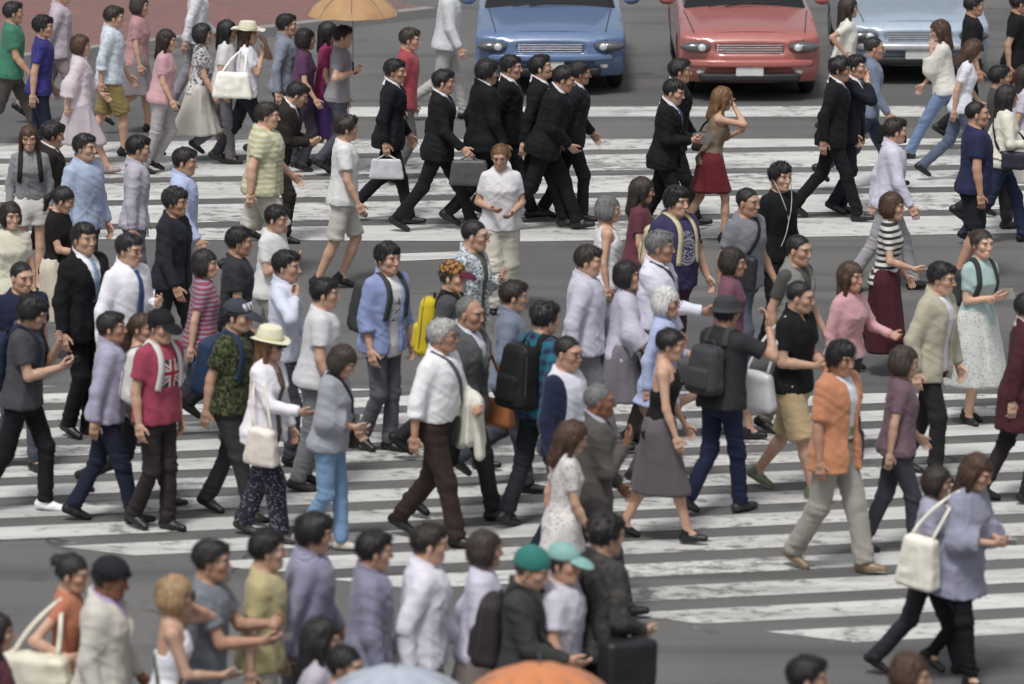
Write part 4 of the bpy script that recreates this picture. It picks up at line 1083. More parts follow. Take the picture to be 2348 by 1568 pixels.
# ------------------------------------------------------------------ the crowd (measured head tops)
WH = C('e6e6ee'); OW = C('dcd9d0'); BK = C('17181c'); NV = C('1b2036'); SU = C('16171b'); GR = C('6d6f74'); DG = C('3c3d42'); LG = C('a6a8ae'); KH = C('b3a78e'); JE = C('3c4c6c'); LB = C('a3b2d8'); CR = C('dad6be')
def suit(u, v, label, H=1.70, yaw=5, c=SU, tie=(C('2a3448'), None), **kw):
    d = dict(top=('long', WH, dict(tuck=True, collar=True)), outer=('suit', c), tie=tie, bottom=('trousers', c), A=20, hair=('short', 'black'))
    d.update(kw); return person(u, v, label, H, yaw, **d)
P = person
T = lambda c, pat=None, c2=None, **k: ('tee', c, dict(pat=pat, c2=c2, **k))
SH = lambda c, k='long', **q: (k, c, dict(collar=True, **q))

# --- far row, top left
P(28, 2, 'person in a plain green t-shirt at the far left edge', top=T(C('3a7c62'), loose=.02), bottom=('trousers', C('4a4340')), ph=.1, sk='warm')
p = P(98, 34, 'person in a blue and violet t-shirt with a lanyard, far left', top=T(C('2a2c66'), 'blotch', C('3a3494')), bottom=('trousers', NV), hair=('messy', 'black'), ph=.3, sk='tan')
P(185, 78, 'person in a pale pink blouse just ahead of the violet t-shirt', sex='f', H=1.56, top=('poncho', C('cdbfc8'), dict(loose=.02)), bottom=('skirt', C('b9adb6'), dict(len=.42)), hair=('bob', 'brown'), ph=.55, shoes=C('8a7a78'))
P(262, 12, 'person in a pale patterned shirt with rolled sleeves and khaki shorts', top=SH(C('cfd9e2'), 'roll', pat='blotch', c2=C('b2c0cf'), loose=.015), bottom=('shorts', C('8a7a45'), dict(len=1.0, loose=.02)), hair=('short', 'soft'), ph=.38, A=18)
P(384, 66, 'person in a soft pink t-shirt near the far kerb', sex='f', H=1.57, top=T(C('c998a0'), loose=.015), bottom=('trousers', C('a9a4a6')), hair=('long', 'soft'), ph=.8)
P(463, 52, 'person in a black and white speckled top and cream skirt', sex='f', H=1.58, top=T(C('d0cfcf'), 'blotch', C('4a4a4e')), bottom=('skirt', C('c6c1b8'), dict(len=.40)), hair=('bob', 'black'), ph=.05)
p = P(568, 42, 'person in a wide cream sun hat holding a hand to the mouth', sex='f', H=1.60, top=T(WH, loose=.01), bottom=('trousers', C('22222c')), hair=('long', 'brown'), hat=('sunhat', C('d9d4bc'), C('b9b294')), aL=('ik', .20, .06, 1.47, (-.2, .6, -.8)), aR=('ik', .17, -.02, 1.33, (-.3, -.6, -.7)), ph=.46, look=(-10, 5))
shoulderbag(p, C('e4e0d4'), 'plump white shoulder bag under the arm of the sun hat wearer', size=(.21, .07, .15), drop=1.02, x=-.14)
P(655, 30, 'person in a grey blue shirt behind the sun hat', top=SH(C('7d8798')), bottom=('trousers', C('46424a')), ph=.7)
P(752, 48, 'person in a bright magenta top and purple skirt', sex='f', H=1.6, top=T(C('a32a66'), loose=.012), bottom=('skirt', C('452a6a'), dict(len=.38)), hair=('long', 'black'), ph=.2)
P(940, 62, 'person in a red t-shirt behind the first black suit', top=T(C('a8404a'), loose=.012), bottom=('trousers', C('5b5758')), ph=.33, hair=('short', 'soft'))
P(1032, -62, 'person in a loose pale grey shirt beside the blue car', H=1.72, top=SH(C('c6c8ce'), loose=.02), bottom=('trousers', C('a6a4a2')), ph=.15)
P(455, -70, 'person in a white shirt crossing the far pavement', top=SH(C('d8d8de')), bottom=('trousers', C('8b8890')), ph=.4)
p = suit(692, 188, 'person in a dark suit bent forward over a phone', H=1.66, lean=20, look=(0, 26), aR=('ik', .30, -.05, 1.16), aL=('ik', .30, .05, 1.16), hands=('hold', 'hold'), ph=.35, c=C('2c2622'))
phone(p, 'R', 'black phone held low by the stooping dark suit')
# striped and pale shirts in the left middle distance
P(612, 232, 'person in a broad cream shirt with thin yellow stripes', H=1.72, g=1.25, top=T(C('cfcdae'), 'hstripe', C('b9b98e'), loose=.03, sc=.8), bottom=('shorts', C('c9c5b8'), dict(len=1.0, loose=.02)), hair=('short', 'soft'), ph=.4, sk='fair')
P(792, 262, 'person in a white t-shirt and pale shorts behind the suited row', H=1.66, top=T(C('d9d9d9'), loose=.015), bottom=('shorts', C('c2bfb6'), dict(len=.95)), ph=.9, belt=C('39507e'), hair=('messy', 'soft'))
P(318, 308, 'person in a pale lavender shirt walking behind the light blue shirt', top=SH(C('b3aebd')), bottom=('trousers', C('6f6b78')), ph=.72)
# --- row of black suits
p = suit(905, 133, 'person in a navy black suit, last of the suited row', H=1.70, ph=.62, A=18, c=C('17191f'))
handbag(p, 'R', 'thin white document case carried by the last suit of the row', leather(C('b9bac0'), .4), size=(.17, .018, .11), drop=.06, name='document_case', cat='case', amp=.002)
p = suit(1016, 157, 'person in a black suit stepping out alone, briefcase in hand', H=1.70, ph=.02, A=24, c=C('1a1a1c'))
handbag(p, 'R', 'dark grey briefcase in the hand of the lone stepping suit', leather(C('4a4a4c'), .5), size=(.19, .045, .13), drop=.05, name='briefcase', cat='briefcase', amp=.003)
suit(1118, 134, 'person in a broad black jacket with heavy black hair', H=1.73, ph=.08, hair=('bowl', 'black'), A=20, yaw=-12, g=1.1)
suit(1170, 124, 'person in a black suit with a white collar, half hidden in the row', H=1.70, ph=.55)
suit(1232, 124, 'person in a black suit with chin raised, ahead in the row', H=1.77, ph=.5, look=(-8, -4))
p = suit(1300, 150, 'person in a black suit leaning forward, white collar showing', H=1.75, lean=14, look=(0, 14), ph=.98, A=24, aR=('ik', .24, -.10, .98), g=1.1)
suit(1330, 138, 'person in a charcoal suit leading the suited row', H=1.65, ph=.44, lean=9, c=C('202024'), look=(10, 8), sk='warm')
suit(1556, 132, 'person in a black suit walking behind the suit with papers', H=1.72, ph=.6, sk='warm')
p = suit(1550, 180, 'person in a black suit with blue tie reading a paper', H=1.68, ph=.48, aR=('ik', .26, -.06, 1.12), aL=('ik', .27, .06, 1.12), look=(0, 14), hands=('hold', 'hold'), A=16, tie=(C('3a5078'), None), yaw=12)
paper(p, 'R', 'folded white paper held by the reading suit', C('d4d4d4'))
p = P(1662, 198, 'person in a tan top with brown hair pressing a hand to the face', sex='f', H=1.58, top=('tank', C('7b6a58')), bottom=('skirt', C('6c1f26'), dict(len=.58, flare=.03)), hair=('long', 'light'), aR=('ik', .16, -.03, 1.50, (.3, -.7, -.6)), aL=('ik', .24, .02, 1.25), ph=.4, sk='tan', lean=8, look=(0, 14))
shoulderbag(p, C('26262a'), 'black and white shoulder bag of the tan top', side=1, size=(.14, .05, .11), drop=1.05)
p = suit(1926, 128, 'person in a black suit with swept up hair, facing right', H=1.72, ph=.55, hair=('messy', 'black'), yaw=8, sk='warm')
suit(1962, 124, 'person in a navy suit rubbing the chin with one hand', H=1.65, ph=.3, aR=('ik', .15, -.03, 1.46, (.2, -.7, -.7)), yaw=20, c=C('191c28'))
p = P(2004, 84, 'person in a blue grey shirt behind the two standing suits', top=SH(C('6d7b94')), bottom=('trousers', C('3d4660')), ph=.1, hair=('crop', 'black'), sk='warm')
handbag(p, 'R', 'soft black bag swinging from the blue grey shirt', cloth(C('17181c')), size=(.15, .05, .10), drop=.03)
p = P(1944, -8, 'person in a cream top and yellow belt at the top edge', sex='f', H=1.6, top=T(C('d8d6cc'), loose=.012), bottom=('skirt', C('8a5a58'), dict(len=.5)), hair=('long', 'soft'), belt=C('c9c04a'), ph=.3, aR=('ik', -.05, -.26, 1.08))
handbag(p, 'R', 'square pale yellow carrier bag by the suit with swept up hair', cloth(C('d6d0a4'), None, None, 1, .8), size=(.15, .06, .12), drop=.10, taper=.0, name='carrier_bag', cat='bag')
p = P(2152, 44, 'person in a loose white blouse and blue jeans striding left', sex='f', H=1.62, yaw=186, top=('poncho', C('d4d1c9'), dict(loose=.012)), bottom=('jeans', C('6b83aa')), hair=('long', 'brown'), ph=.98, A=26, look=(0, 10), aL=('ik', .12, .05, 1.38))
P(2232, -14, 'person in a black top at the top edge, right of the silver car', top=T(C('1a1a1e')), bottom=('trousers', C('1d1d22')), ph=.2, sk='warm')
P(2338, -20, 'person in a black t-shirt and red shorts at the top right corner', top=T(C('17171a')), bottom=('shorts', C('9a3038')), ph=.4, sk='warm')
P(2244, 92, 'person with long brown hair hanging over a white t-shirt', sex='f', H=1.60, top=T(C('d8d8e4')), bottom=('jeans', C('56627c')), hair=('longpart', 'brown'), look=(0, 28), ph=.52)
P(2290, 148, 'person in a dark grey top between two long haired walkers', top=T(C('4a4844')), bottom=('trousers', C('2a2a2e')), ph=.22, sk='warm')
p = P(2308, 192, 'person with long black hair in a cream jacket and navy jeans', sex='f', H=1.62, top=T(C('c9c6bc')), outer=('cardigan', C('dcd8c8'), dict(hem=.95, w=.04)), bottom=('jeans', C('222c4a')), hair=('longpart', 'black'), ph=.02, A=22, aR=('ik', .26, -.12, 1.12))
crossbody(p, C('26283a'), 'small navy bag on a strap over the cream jacket', side=1, bagz=.98, front=.10)
P(2236, 232, 'person in a plain navy t-shirt and dark shorts, arms down', H=1.72, g=1.14, belly=.03, top=T(C('252a50'), loose=.014), bottom=('shorts', C('22242a'), dict(len=.95, loose=.02)), hair=('crop', 'black'), ph=.26, A=12, sk='warm', look=(0, -2))
P(2352, 148, 'person in a pale lavender t-shirt at the right edge', sex='f', H=1.60, top=T(C('c4bcd0'), loose=.01), bottom=('skirt', C('d6d3ca'), dict(len=.45)), hair=('long', 'soft'), ph=.4)

# --- left middle
p = P(66, 286, 'person with a brown fringe in a grey blouse and pale shorts, facing us', sex='f', H=1.60, yaw=78, top=('long', C('85888c'), dict(tuck=True, collar=True)), bottom=('shorts', C('cfcdc8'), dict(len=.5, loose=.02)), hair=('long', 'brown'), ph=.26, A=12)
backpack(p, C('2a2624'), 'dark backpack of the person facing us in pale shorts')
P(124, 278, 'person in a dark brown jacket, white collar, behind the light blue shirt', H=1.63, top=SH(WH), outer=('suit', C('2b2523')), bottom=('trousers', C('2a2626')), ph=.6, sk='warm', hair=('messy', 'black'), look=(0, 8))
P(192, 304, 'person in a loose light blue shirt looking off to the right', top=SH(C('a3b3d0'), loose=.02), bottom=('trousers', C('4a4a56')), yaw=38, ph=.3, H=1.72, A=14, hair=('short', 'black'))
P(425, 336, 'person in a bright pale blue shirt ahead of the light blue shirt', top=SH(C('aebbe2'), loose=.015), bottom=('trousers', C('c2c0bc')), ph=.14, H=1.7)
p = P(155, 428, 'person in a black lace top looking down, arm held forward', sex='f', H=1.57, top=T(C('1c1918')), bottom=('skirt', C('cdc3ae'), dict(len=.42)), hair=('pony', 'black'), ph=.5, look=(0, 22), aR=('ik', .30, -.06, 1.08), yaw=20)
P(402, 428, 'person in a dark navy jacket behind the white shirt and tie', top=T(C('2a2c3a')), outer=('open', C('24262f'), dict(w=.03)), bottom=('trousers', C('23242c')), ph=.1, hair=('messy', 'black'), yaw=20, sk='warm')
P(636, 468, 'person in a white t-shirt holding both hands at the chest', sex='f', H=1.58, top=T(C('d2d2d2'), loose=.014), bottom=('trousers', C('8b8880')), hair=('short', 'black'), ph=.6, aR=('ik', .22, -.06, 1.22), aL=('ik', .22, .05, 1.2), yaw=24, look=(0, 12))
suit(190, 508, 'person in an open black suit with a pale blue striped tie', H=1.76, yaw=38, tie=(C('8aa6c0'), 'diag', C('5f7d9c')), ph=.3, A=14, g=1.06)
p = P(297, 533, 'person in a white shirt and blue tie wearing glasses', H=1.74, yaw=38, g=1.08, belly=.02, top=SH(C('ecebf6'), tuck=True), tie=(C('2f4a78'), None), bottom=('trousers', C('4a2c2c')), belt=C('2a1a18'), hair=('part', 'black'), glasses=True, aL=('ik', .22, .12, 1.18), aR=('s', -4, 10), ph=.3, A=14, hands=('grip', 'relax'))
p = P(50, 600, 'person in a navy t-shirt facing us near the left edge', yaw=60, top=T(C('1e2440'), loose=.012), bottom=('trousers', C('4a4c58')), hair=('crop', 'black'), ph=.2, A=14)
P(468, 570, 'person in a red striped top behind the black cap', sex='f', H=1.58, top=T(C('9c3a52'), 'hstripe', C('8a8598'), loose=.014), bottom=('trousers', C('3f3a48')), hair=('bob', 'black'), ph=.65)
p = P(86, 678, 'person in a charcoal t-shirt looking down at a phone', H=1.70, yaw=14, top=T(C('46474c'), loose=.016), bottom=('trousers', C('1a1b20')), shoes=C('dcdce4'), hair=('bowl', 'black'), look=(0, 26), ph=.95, A=25, aR=('ik', .29, -.07, 1.19), aL=('ik', .24, .05, 1.33), hands=('hold', 'hold'), lean=5)
phone(p, 'R', 'dark phone held by the charcoal t-shirt wearer', C('303440')); backpack(p, C('1d2742'), 'navy backpack on the person looking at a phone')
P(252, 712, 'person in a lavender shirt and dark navy trousers, at left', H=1.62, top=SH(C('a29fba'), loose=.012), bottom=('trousers', C('1c2138')), hair=('short', 'black'), ph=.5, A=16, sk='warm', shoes=C('15161c'))
p = P(326, 716, 'person in a pale grey tank top, brown hair tied back', sex='f', H=1.53, yaw=12, top=('tank', C('b4b6bc')), bottom=('trousers', C('34343c')), hair=('pony', 'brown'), ph=.15)
crossbody(p, C('3a4048'), 'thin dark strapped bag worn over the grey tank top', side=-1, size=(.10, .035, .08), strap=.014)
p = P(372, 703, 'person in a red t-shirt printed with a crossed flag, black cap', H=1.68, yaw=38, top=T(C('a63c55'), 'jack', loose=.012), bottom=('trousers', C('332c2e')), hat=('cap', C('1b1b1f')), hair=('short', 'black'), ph=.28, A=16)
backpack(p, C('d4d2d0'), 'white backpack with straps over the red t-shirt')
p = P(548, 678, 'person in a camouflage shirt and dark lettered cap', H=1.70, yaw=32, top=T(C('58603c'), 'camo', C('30371f'), loose=.014), bottom=('trousers', C('35353a')), hat=('cap', C('3a3d48'), None, 'NY'), hair=('short', 'black'), ph=.55, A=16)
backpack(p, C('243a5c'), 'blue backpack on the camouflage shirt')
p = P(622, 738, 'person in a cream fedora and sunglasses with a white cardigan', sex='f', H=1.60, yaw=24, top=('tank', C('6b5a48')), outer=('cardigan', C('e8e6ee'), dict(hem=.80, w=.055)), bottom=('trousers', C('2b2c3c'), dict(pat='flower', c2=C('8a8a98'), sc=1.6, loose=.022)), hair=('long', 'light'), hat=('fedora', C('e2debe'), C('cfca9c')), glasses='sun', aR=('ik', .35, -.10, 1.12), ph=.48, A=15, shoes=C('3a3634'))
shoulderbag(p, C('d3c9be'), 'soft beige bag beside the white cardigan', side=-1, size=(.13, .06, .15), drop=.84, x=.14)
p = P(656, 571, 'person in a pale blue shirt with a grey jacket over the shoulder', H=1.72, yaw=16, top=SH(C('c9d0e4')), bottom=('trousers', C('3c3c46')), hair=('part', 'black'), aR=('ik', .13, -.14, 1.37, (-.2, -.8, -.4)), ph=.4, hands=('relax', 'grip'), A=15)
P(742, 634, 'person in a plain white t-shirt, dark hair, behind the grey blouse', H=1.66, top=T(C('d0d0d4'), loose=.02), bottom=('trousers', C('77797e')), ph=.85, hair=('short', 'black'), g=1.1)
p = P(800, 794, 'person in a loose grey blouse with short brown hair and blue jeans', sex='f', H=1.56, yaw=18, top=('poncho', C('989ba6'), dict(loose=.02)), bottom=('jeans', C('6f93bb')), hair=('bob', 'soft'), look=(4, 24), ph=.22, A=14, aR=('ik', .20, -.02, 1.06), aL=('ik', .2, .08, 1.0), shoes=C('b9b2a4'))
crossbody(p, C('2c2a2e'), 'dark brown bag on a cross strap over the grey blouse', side=-1, bcol=C('3a2a26'), size=(.15, .05, .09), strap=.035)
# --- centre
p = P(888, 554, 'person in an open light blue shirt over a printed white t-shirt', H=1.70, yaw=40, top=T(C('dfe0e6'), 'ink', C('33353c'), hem=.80), outer=('open', C('8595c8'), dict(roll=True, w=.055)), bottom=('trousers', C('5b5d66')), hair=('messy', 'black'), ph=.3, A=14)
backpack(p, C('3d4240'), 'grey green backpack on the open blue shirt')
p = P(1038, 590, 'person in a maroon and gold cap and charcoal hooded top', H=1.68, yaw=14, top=('long', C('46494e'), dict(loose=.014, name='hooded_top')), bottom=('trousers', C('2a2a30')), hat=('cap', C('6a2038'), ('camo', C('b08a2c'), C('5a1c34'))), hair=('short', 'soft'), ph=.6, sk='fair')
backpack(p, C('d8bc10'), 'bright yellow backpack behind the maroon cap', size=(.075, .085, .24), strap=C('1c1c1e'))
earphones(p, 'yellow earphone cord below the maroon cap', C('c9b040'))
p = P(1088, 504, 'person in a white patterned jacket over an olive t-shirt, hand on strap', H=1.74, yaw=26, top=T(C('5b5a44'), hem=.80), outer=('open', C('ccd4da'), dict(pat='blotch', c2=C('5d6c7a'), sc=1.8, hem=.86, w=.06)), bottom=('jeans', C('2c3448')), hair=('crop', 'black'), glasses=True, aL=('ik', .21, .10, 1.24), ph=.4, A=14, hands=('grip', 'relax'))
P(1146, 330, 'person in a white t-shirt and wide cream trousers facing us', sex='f', H=1.58, yaw=84, g=1.1, top=T(C('d9d7dc'), loose=.012), bottom=('trousers', C('cdc8b8'), dict(loose=.045, cuff=.060)), hair=('up', 'light'), ph=.3, A=10, aR=('ik', .18, -.10, 1.1), aL=('ik', .2, .1, 1.06), look=(0, 14))
p = P(1012, 728, 'person with white grey hair and glasses in a white shirt', H=1.70, yaw=24, g=1.1, belly=.03, top=SH(C('eaeaee'), 'roll', tuck=True, loose=.014), bottom=('trousers', C('382a26'), dict(loose=.014)), belt=C('1c1614'), hair=('part', 'grey'), glasses=True, aL=('ik', .25, .13, 1.06, (-.4, .7, -.6)), aR=('s', -8, 12), ph=.55, A=17, hands=('grip', 'relax'), look=(6, 5), sk='warm')
crossbody(p, C('55575e'), 'black shoulder bag on a grey strap over the white shirt', side=-1, bcol=C('1a1a1c'), size=(.15, .05, .11), strap=.042, bagz=.92)
A_ = p['ARM']['L']; cf = Fld(); e_, w_ = A_[1], A_[2]; m_ = e_ + (w_ - e_) * .62; dn = G([0, 0, -1.]); sd_ = unit(np.cross(w_ - e_, dn))
cf.add(P_rc(m_ - unit(w_ - e_) * .07 + G([0, 0, .012]), m_ + unit(w_ - e_) * .06 + G([0, 0, .012]), .062, .062), .02)
for q in (1, -1): cf.add(P_rc(m_ + sd_ * q * .035, m_ + sd_ * q * .065 + dn * .30 + G([.0, 0, 0]), .040, .050), .05); cf.add(P_rc(m_ + unit(w_ - e_) * .06 + sd_ * q * .03, m_ + unit(w_ - e_) * .09 + sd_ * q * .05 + dn * (.36 if q > 0 else .24), .034, .038), .05)
V, F = cf.mesh(.0115); V = relax(V, F, 1, .3); V = wrinkle(V, F, .016, seed=5, kind='skirt'); carry('folded_coat', p, [('coat', V, F, cloth(C('d9d6c8')))], 'cream coat hanging over the forearm of the white haired person', 'coat')
p = P(1078, 680, 'person in a grey suit jacket and open white collar, greying hair', H=1.74, yaw=22, g=1.08, top=SH(C('d2d4e0')), outer=('suit', C('55585a'), dict(loose=.006)), bottom=('trousers', C('232426')), hair=('bald', 'salt'), sk='warm', ph=.08, A=17, look=(4, 8))
shoulderbag(p, C('9a5a2e'), 'orange brown bag beside the grey suit jacket', side=1, size=(.17, .06, .10), drop=.80, x=.10)
p = P(1252, 690, 'person with tousled black hair in a teal plaid shirt', H=1.70, yaw=-38, top=('long', C('1c6a80'), dict(pat='plaid', c2=C('2c2850'), loose=.014)), bottom=('trousers', C('24262e')), hair=('messy', 'black', 1), ph=.45, A=16)
backpack(p, C('1a1a1c'), 'big black backpack slung on the teal plaid shirt', size=(.10, .15, .24))
p = P(1302, 770, 'person with glasses in a white top with navy sleeves', H=1.70, yaw=32, top=('long', C('d2d4e2'), dict(pat='raglan', c2=C('1c2444'), loose=.014)), bottom=('trousers', C('20243a')), hair=('crop', 'black'), glasses=True, ph=.3, A=15, sk='warm', look=(0, 6))
P(1350, 560, 'person in a large pale lavender shirt, half turned, mid crossing', H=1.70, g=1.12, top=SH(C('c0bfd0'), loose=.02), bottom=('trousers', C('75747c')), ph=.6, hair=('short', 'soft'), sk='fair')
p = P(1372, 880, 'person in a brown grey suit beside the white lace dress, one arm raised', H=1.66, yaw=-6, sk='brown', top=SH(C('b4b2c0')), outer=('suit', C('54504e')), bottom=('trousers', C('4a4548')), hair=('crop', 'salt'), ph=.5, aR=('ik', .2, -.08, 1.30), A=16)
P(1322, 962, 'person with long brown hair in a white lace dress', sex='f', H=1.55, yaw=-14, top=T(C('d2cecb'), 'flower', C('a8a09c'), hem=.82), bottom=('skirt', C('d2cecb'), dict(len=.40, flare=.05, pat='flower', c2=C('a8a09c'))), hair=('longpart', 'brown'), look=(6, 18), ph=.06, A=20, shoes=C('9a8a80'))
# --- right middle
p = P(1512, 526, 'person in a white shirt reaching one arm far forward', H=1.76, yaw=16, g=1.12, belly=.03, top=SH(C('d9d9ea'), tuck=True, loose=.016), tie=(C('8a8ea6'), None), bottom=('trousers', C('6e6660')), hair=('part', 'salt'), sk='warm', aR=('ik', .42, -.10, 1.16), ph=.4, A=14, hands=('relax', 'grip'))
crossbody(p, C('33343a'), 'dark strapped bag over the reaching white shirt', side=-1, strap=.03)
p = P(1552, 424, 'person in a violet t-shirt with a round pale emblem', H=1.72, yaw=48, g=1.2, belly=.04, top=T(C('36325a'), 'badge', C('a9a6b4'), loose=.014), bottom=('trousers', C('4a2c3c')), hair=('bowl', 'black'), ph=.3, A=12, sk='fair')
backpack(p, C('c9bf94'), 'cream backpack with pale straps on the violet t-shirt', size=(.075, .12, .18))
p = P(1714, 430, 'person in a mid grey t-shirt with cropped hair', H=1.70, yaw=34, g=1.08, top=T(C('777a82'), loose=.014), bottom=('trousers', C('555a6c')), hair=('crop', 'black'), ph=.4, A=14, sk='warm')
crossbody(p, C('26272e'), 'dark sling bag across the mid grey t-shirt', side=1, size=(.12, .045, .15), bagz=1.05, front=.13, strap=.035)
p = P(1788, 370, 'person in a black long sleeved top with white earphones', H=1.72, yaw=46, g=.94, top=('long', C('17181d'), dict(loose=.006, wr=.6)), bottom=('trousers', C('1a1b20')), hair=('messy', 'black', 2), ph=.3, A=12, sk='fair')
earphones(p, 'white earphone cord down the black top')
P(1682, 566, 'person in a dusty mauve top behind the black t-shirt', sex='f', H=1.58, top=T(C('7a4a5e'), loose=.012), bottom=('skirt', C('3c4a8a'), dict(len=.4)), hair=('bob', 'soft'), ph=.7)
P(1832, 538, 'person in a grey vest top with yellow collar straps', H=1.70, yaw=34, top=T(C('4f4d4c')), outer=('vest', C('7b8078'), dict(w=.04, hem=.9)), bottom=('trousers', C('7c7268')), hair=('crop', 'black'), ph=.5, A=14, collar=None)
p = P(1836, 644, 'person in a fitted black t-shirt and tan shorts', H=1.70, yaw=30, g=1.08, top=('tee', C('17171b'), dict(collar=True, vneck=1.38, wr=.7)), bottom=('shorts', C('b79f76'), dict(len=1.02, loose=.026)), hair=('crop', 'black'), ph=.55, A=18, aR=('ik', .24, -.10, 1.10), aL=('ik', .27, .02, 1.08), look=(4, 4), shoes=C('5f6650'), sole=C('c9c6bc'), hands=('relax', 'grip'))
shoulderbag(p, None, 'shiny white shopping bag at the side of the black t-shirt', side=-1, size=(.15, .06, .15), drop=.88, x=-.13, mat=plain((.66, .66, .68), .3, name='vinyl'))
p = P(1527, 655, 'person with short white hair and glasses in a light blue shirt', sex='f', H=1.60, yaw=20, top=SH(C('a9b6de'), hem=.74, loose=.012), bottom=('trousers', C('4c4648')), hair=('bob', 'white'), glasses=True, ph=.45, A=15, aL=('ik', .2, .1, 1.16), hands=('grip', 'relax'))
P(1540, 750, 'person in a black halter top with bare arms and grey brown skirt', sex='f', H=1.62, yaw=10, top=('halter', C('1b1a1c')), bottom=('skirt', C('615a60'), dict(len=.42, flare=.02)), hair=('up', 'black'), ph=.5, A=16, aR=('s', 14, 12), sk='tan', look=(6, 8))
p = P(1666, 672, 'person in a dark bucket hat seen from behind, arm raised', H=1.66, yaw=-42, top=T(C('2e2f33'), loose=.02), bottom=('trousers', C('1c2240')), hat=('bucket', C('3b3c40')), hair=('short', 'black'), aR=('ik', .22, -.24, 1.50, (.6, -.6, -.4)), ph=.6, A=16, sk='tan', shoes=C('2a2a2e'))
backpack(p, C('3d3e42'), 'charcoal backpack under the dark bucket hat', size=(.09, .14, .19))
p = P(1950, 598, 'person with long brown hair in a pink blouse, arm held out', sex='f', H=1.60, yaw=40, top=SH(C('cf989f'), pat='spots', c2=C('9fa6c8'), hem=.90), bottom=('trousers', C('3a3638')), hair=('long', 'brown'), aL=('ik', .30, .22, 1.12), ph=.3, A=14, sk='warm')
p = P(1932, 778, 'person in an open orange shirt over a printed white t-shirt', H=1.72, yaw=34, top=T(C('dedee8'), 'poster', None, tuck=True), outer=('open', C('c8825a'), dict(short=True, w=.058, hem=.78)), bottom=('trousers', C('9a968e'), dict(loose=.02)), belt=C('3a3430'), hair=('bowl', 'black'), ph=.02, A=17, aR=('s', -2, 10), look=(-6, 10), shoes=C('7a6650'), sole=C('c4beb0'), sk='warm')
crossbody(p, C('3a3a44'), 'dark bag hanging behind the orange shirt', side=-1, size=(.12, .05, .12), bagz=.92, front=-.05, strap=.025)
P(2046, 440, 'person in a black and white striped top and long dark red skirt', sex='f', H=1.60, yaw=14, top=T(C('cfccc8'), 'hstripe', C('2a2a2c'), sc=.7), bottom=('longskirt', C('4c1e26'), dict(len=.24, flare=.0)), hair=('bob', 'brown'), ph=.6, A=14, aR=('ik', .26, -.14, 1.06))
P(2160, 598, 'person in an open beige jacket over a white t-shirt', H=1.72, yaw=30, top=T(C('dedde4'), hem=.86), outer=('open', C('b4ae98'), dict(w=.062, hem=.80)), bottom=('trousers', C('262428')), hair=('short', 'black'), glasses=True, ph=.45, A=15, sk='fair')
p = P(2250, 523, 'person in a mint t-shirt and flowing white skirt, hair in a bun', sex='f', H=1.62, yaw=52, top=T(C('a3bfbd')), bottom=('skirt', C('c4c6c2'), dict(len=.36, flare=.10, pat='flower', c2=C('999c9c'), sc=1.5)), hair=('bun', 'soft'), ph=.4, A=14, aR=('ik', .20, .0, 1.16), aL=('ik', .21, -.02, 1.14), sk='fair')
paper(p, 'R', 'cream leaflet held against the mint t-shirt', C('dcd6cc'), (.05, .07)); backpack(p, C('35383a'), 'dark backpack on the mint t-shirt', size=(.07, .12, .16))
p = P(2358, 668, 'person in a dark red coat half cut by the right edge', H=1.64, top=SH(C('b8b2b4')), outer=('suit', C('4a2028'), dict(hem=.62)), bottom=('trousers', C('2a2428')), ph=.4)
p = P(2252, 1042, 'person in a grey lavender tunic with brown hair and black leggings', sex='f', H=1.58, yaw=40, top=('poncho', C('8f90a8'), dict(hem=.68, loose=.012)), bottom=('trousers', C('15161a'), dict(loose=.0, cuff=.040)), hair=('longpart', 'brown'), look=(0, 22), aR=('ik', .26, -.04, 1.12), aL=('ik', .26, .06, 1.12), ph=.62, A=15, hands=('hold', 'hold'))
phone(p, 'R', 'pale phone held by the grey lavender tunic', C('b9b9c0')); shoulderbag(p, C('dad6c8'), 'crumpled cream bag beside the grey lavender tunic', side=-1, size=(.14, .07, .19), drop=.92, x=-.16)
P(2150, 1066, 'person in dark trousers walking beside the grey lavender tunic', H=1.45, yaw=12, sex='f', top=T(C('a09fb4'), loose=.014), bottom=('trousers', C('2a2b32')), hair=('bob', 'soft'), ph=.05, A=20)
# --- bottom row
p = P(170, 1268, 'person in an orange sleeveless top with hair pinned up', sex='f', H=1.58, yaw=14, top=('tee', C('bd7152'), dict(ext=-.3, wr=.7)), bottom=('trousers', C('b06a4c')), hair=('bun', 'black'), ph=.5, A=14, aR=('ik', .07, -.26, 1.10, (-.8, -.4, -.3)), look=(0, 12))
shoulderbag(p, C('c9c4b0'), 'large cream tote bag hanging from the orange top', side=-1, size=(.24, .10, .19), drop=.93, x=-.12, strap=.03)
P(264, 1266, 'person in a black bowler style hat and pale linen jacket', H=1.64, yaw=10, g=1.1, top=SH(C('b8a2cc')), outer=('suit', C('c9c5ba'), dict(hem=.72, loose=.008)), bottom=('trousers', C('c2beb2')), hat=('bowler', C('23262e'), C('1c1f26')), hair=('short', 'black'), sk='brown', ph=.4, A=14, look=(-4, 10))
p = P(402, 1316, 'person with a short blonde bob in a white halter top, on the phone', sex='f', H=1.60, yaw=-4, top=('halter', C('dcdce6')), bottom=('trousers', C('5a5c66')), hair=('bob', 'blonde'), glasses='sun', aL=('ik', .07, .13, 1.50, (.5, .5, -.7)), aR=('ik', .32, -.08, 1.12), ph=.5, A=13, sk='tan', hands=('hold', 'flat'))
crossbody(p, C('56553e'), 'olive shoulder bag under the white halter top', side=1, size=(.15, .06, .11), bagz=.90, strap=.028)
phone(p, 'L', 'phone pressed to the ear under the blonde bob')
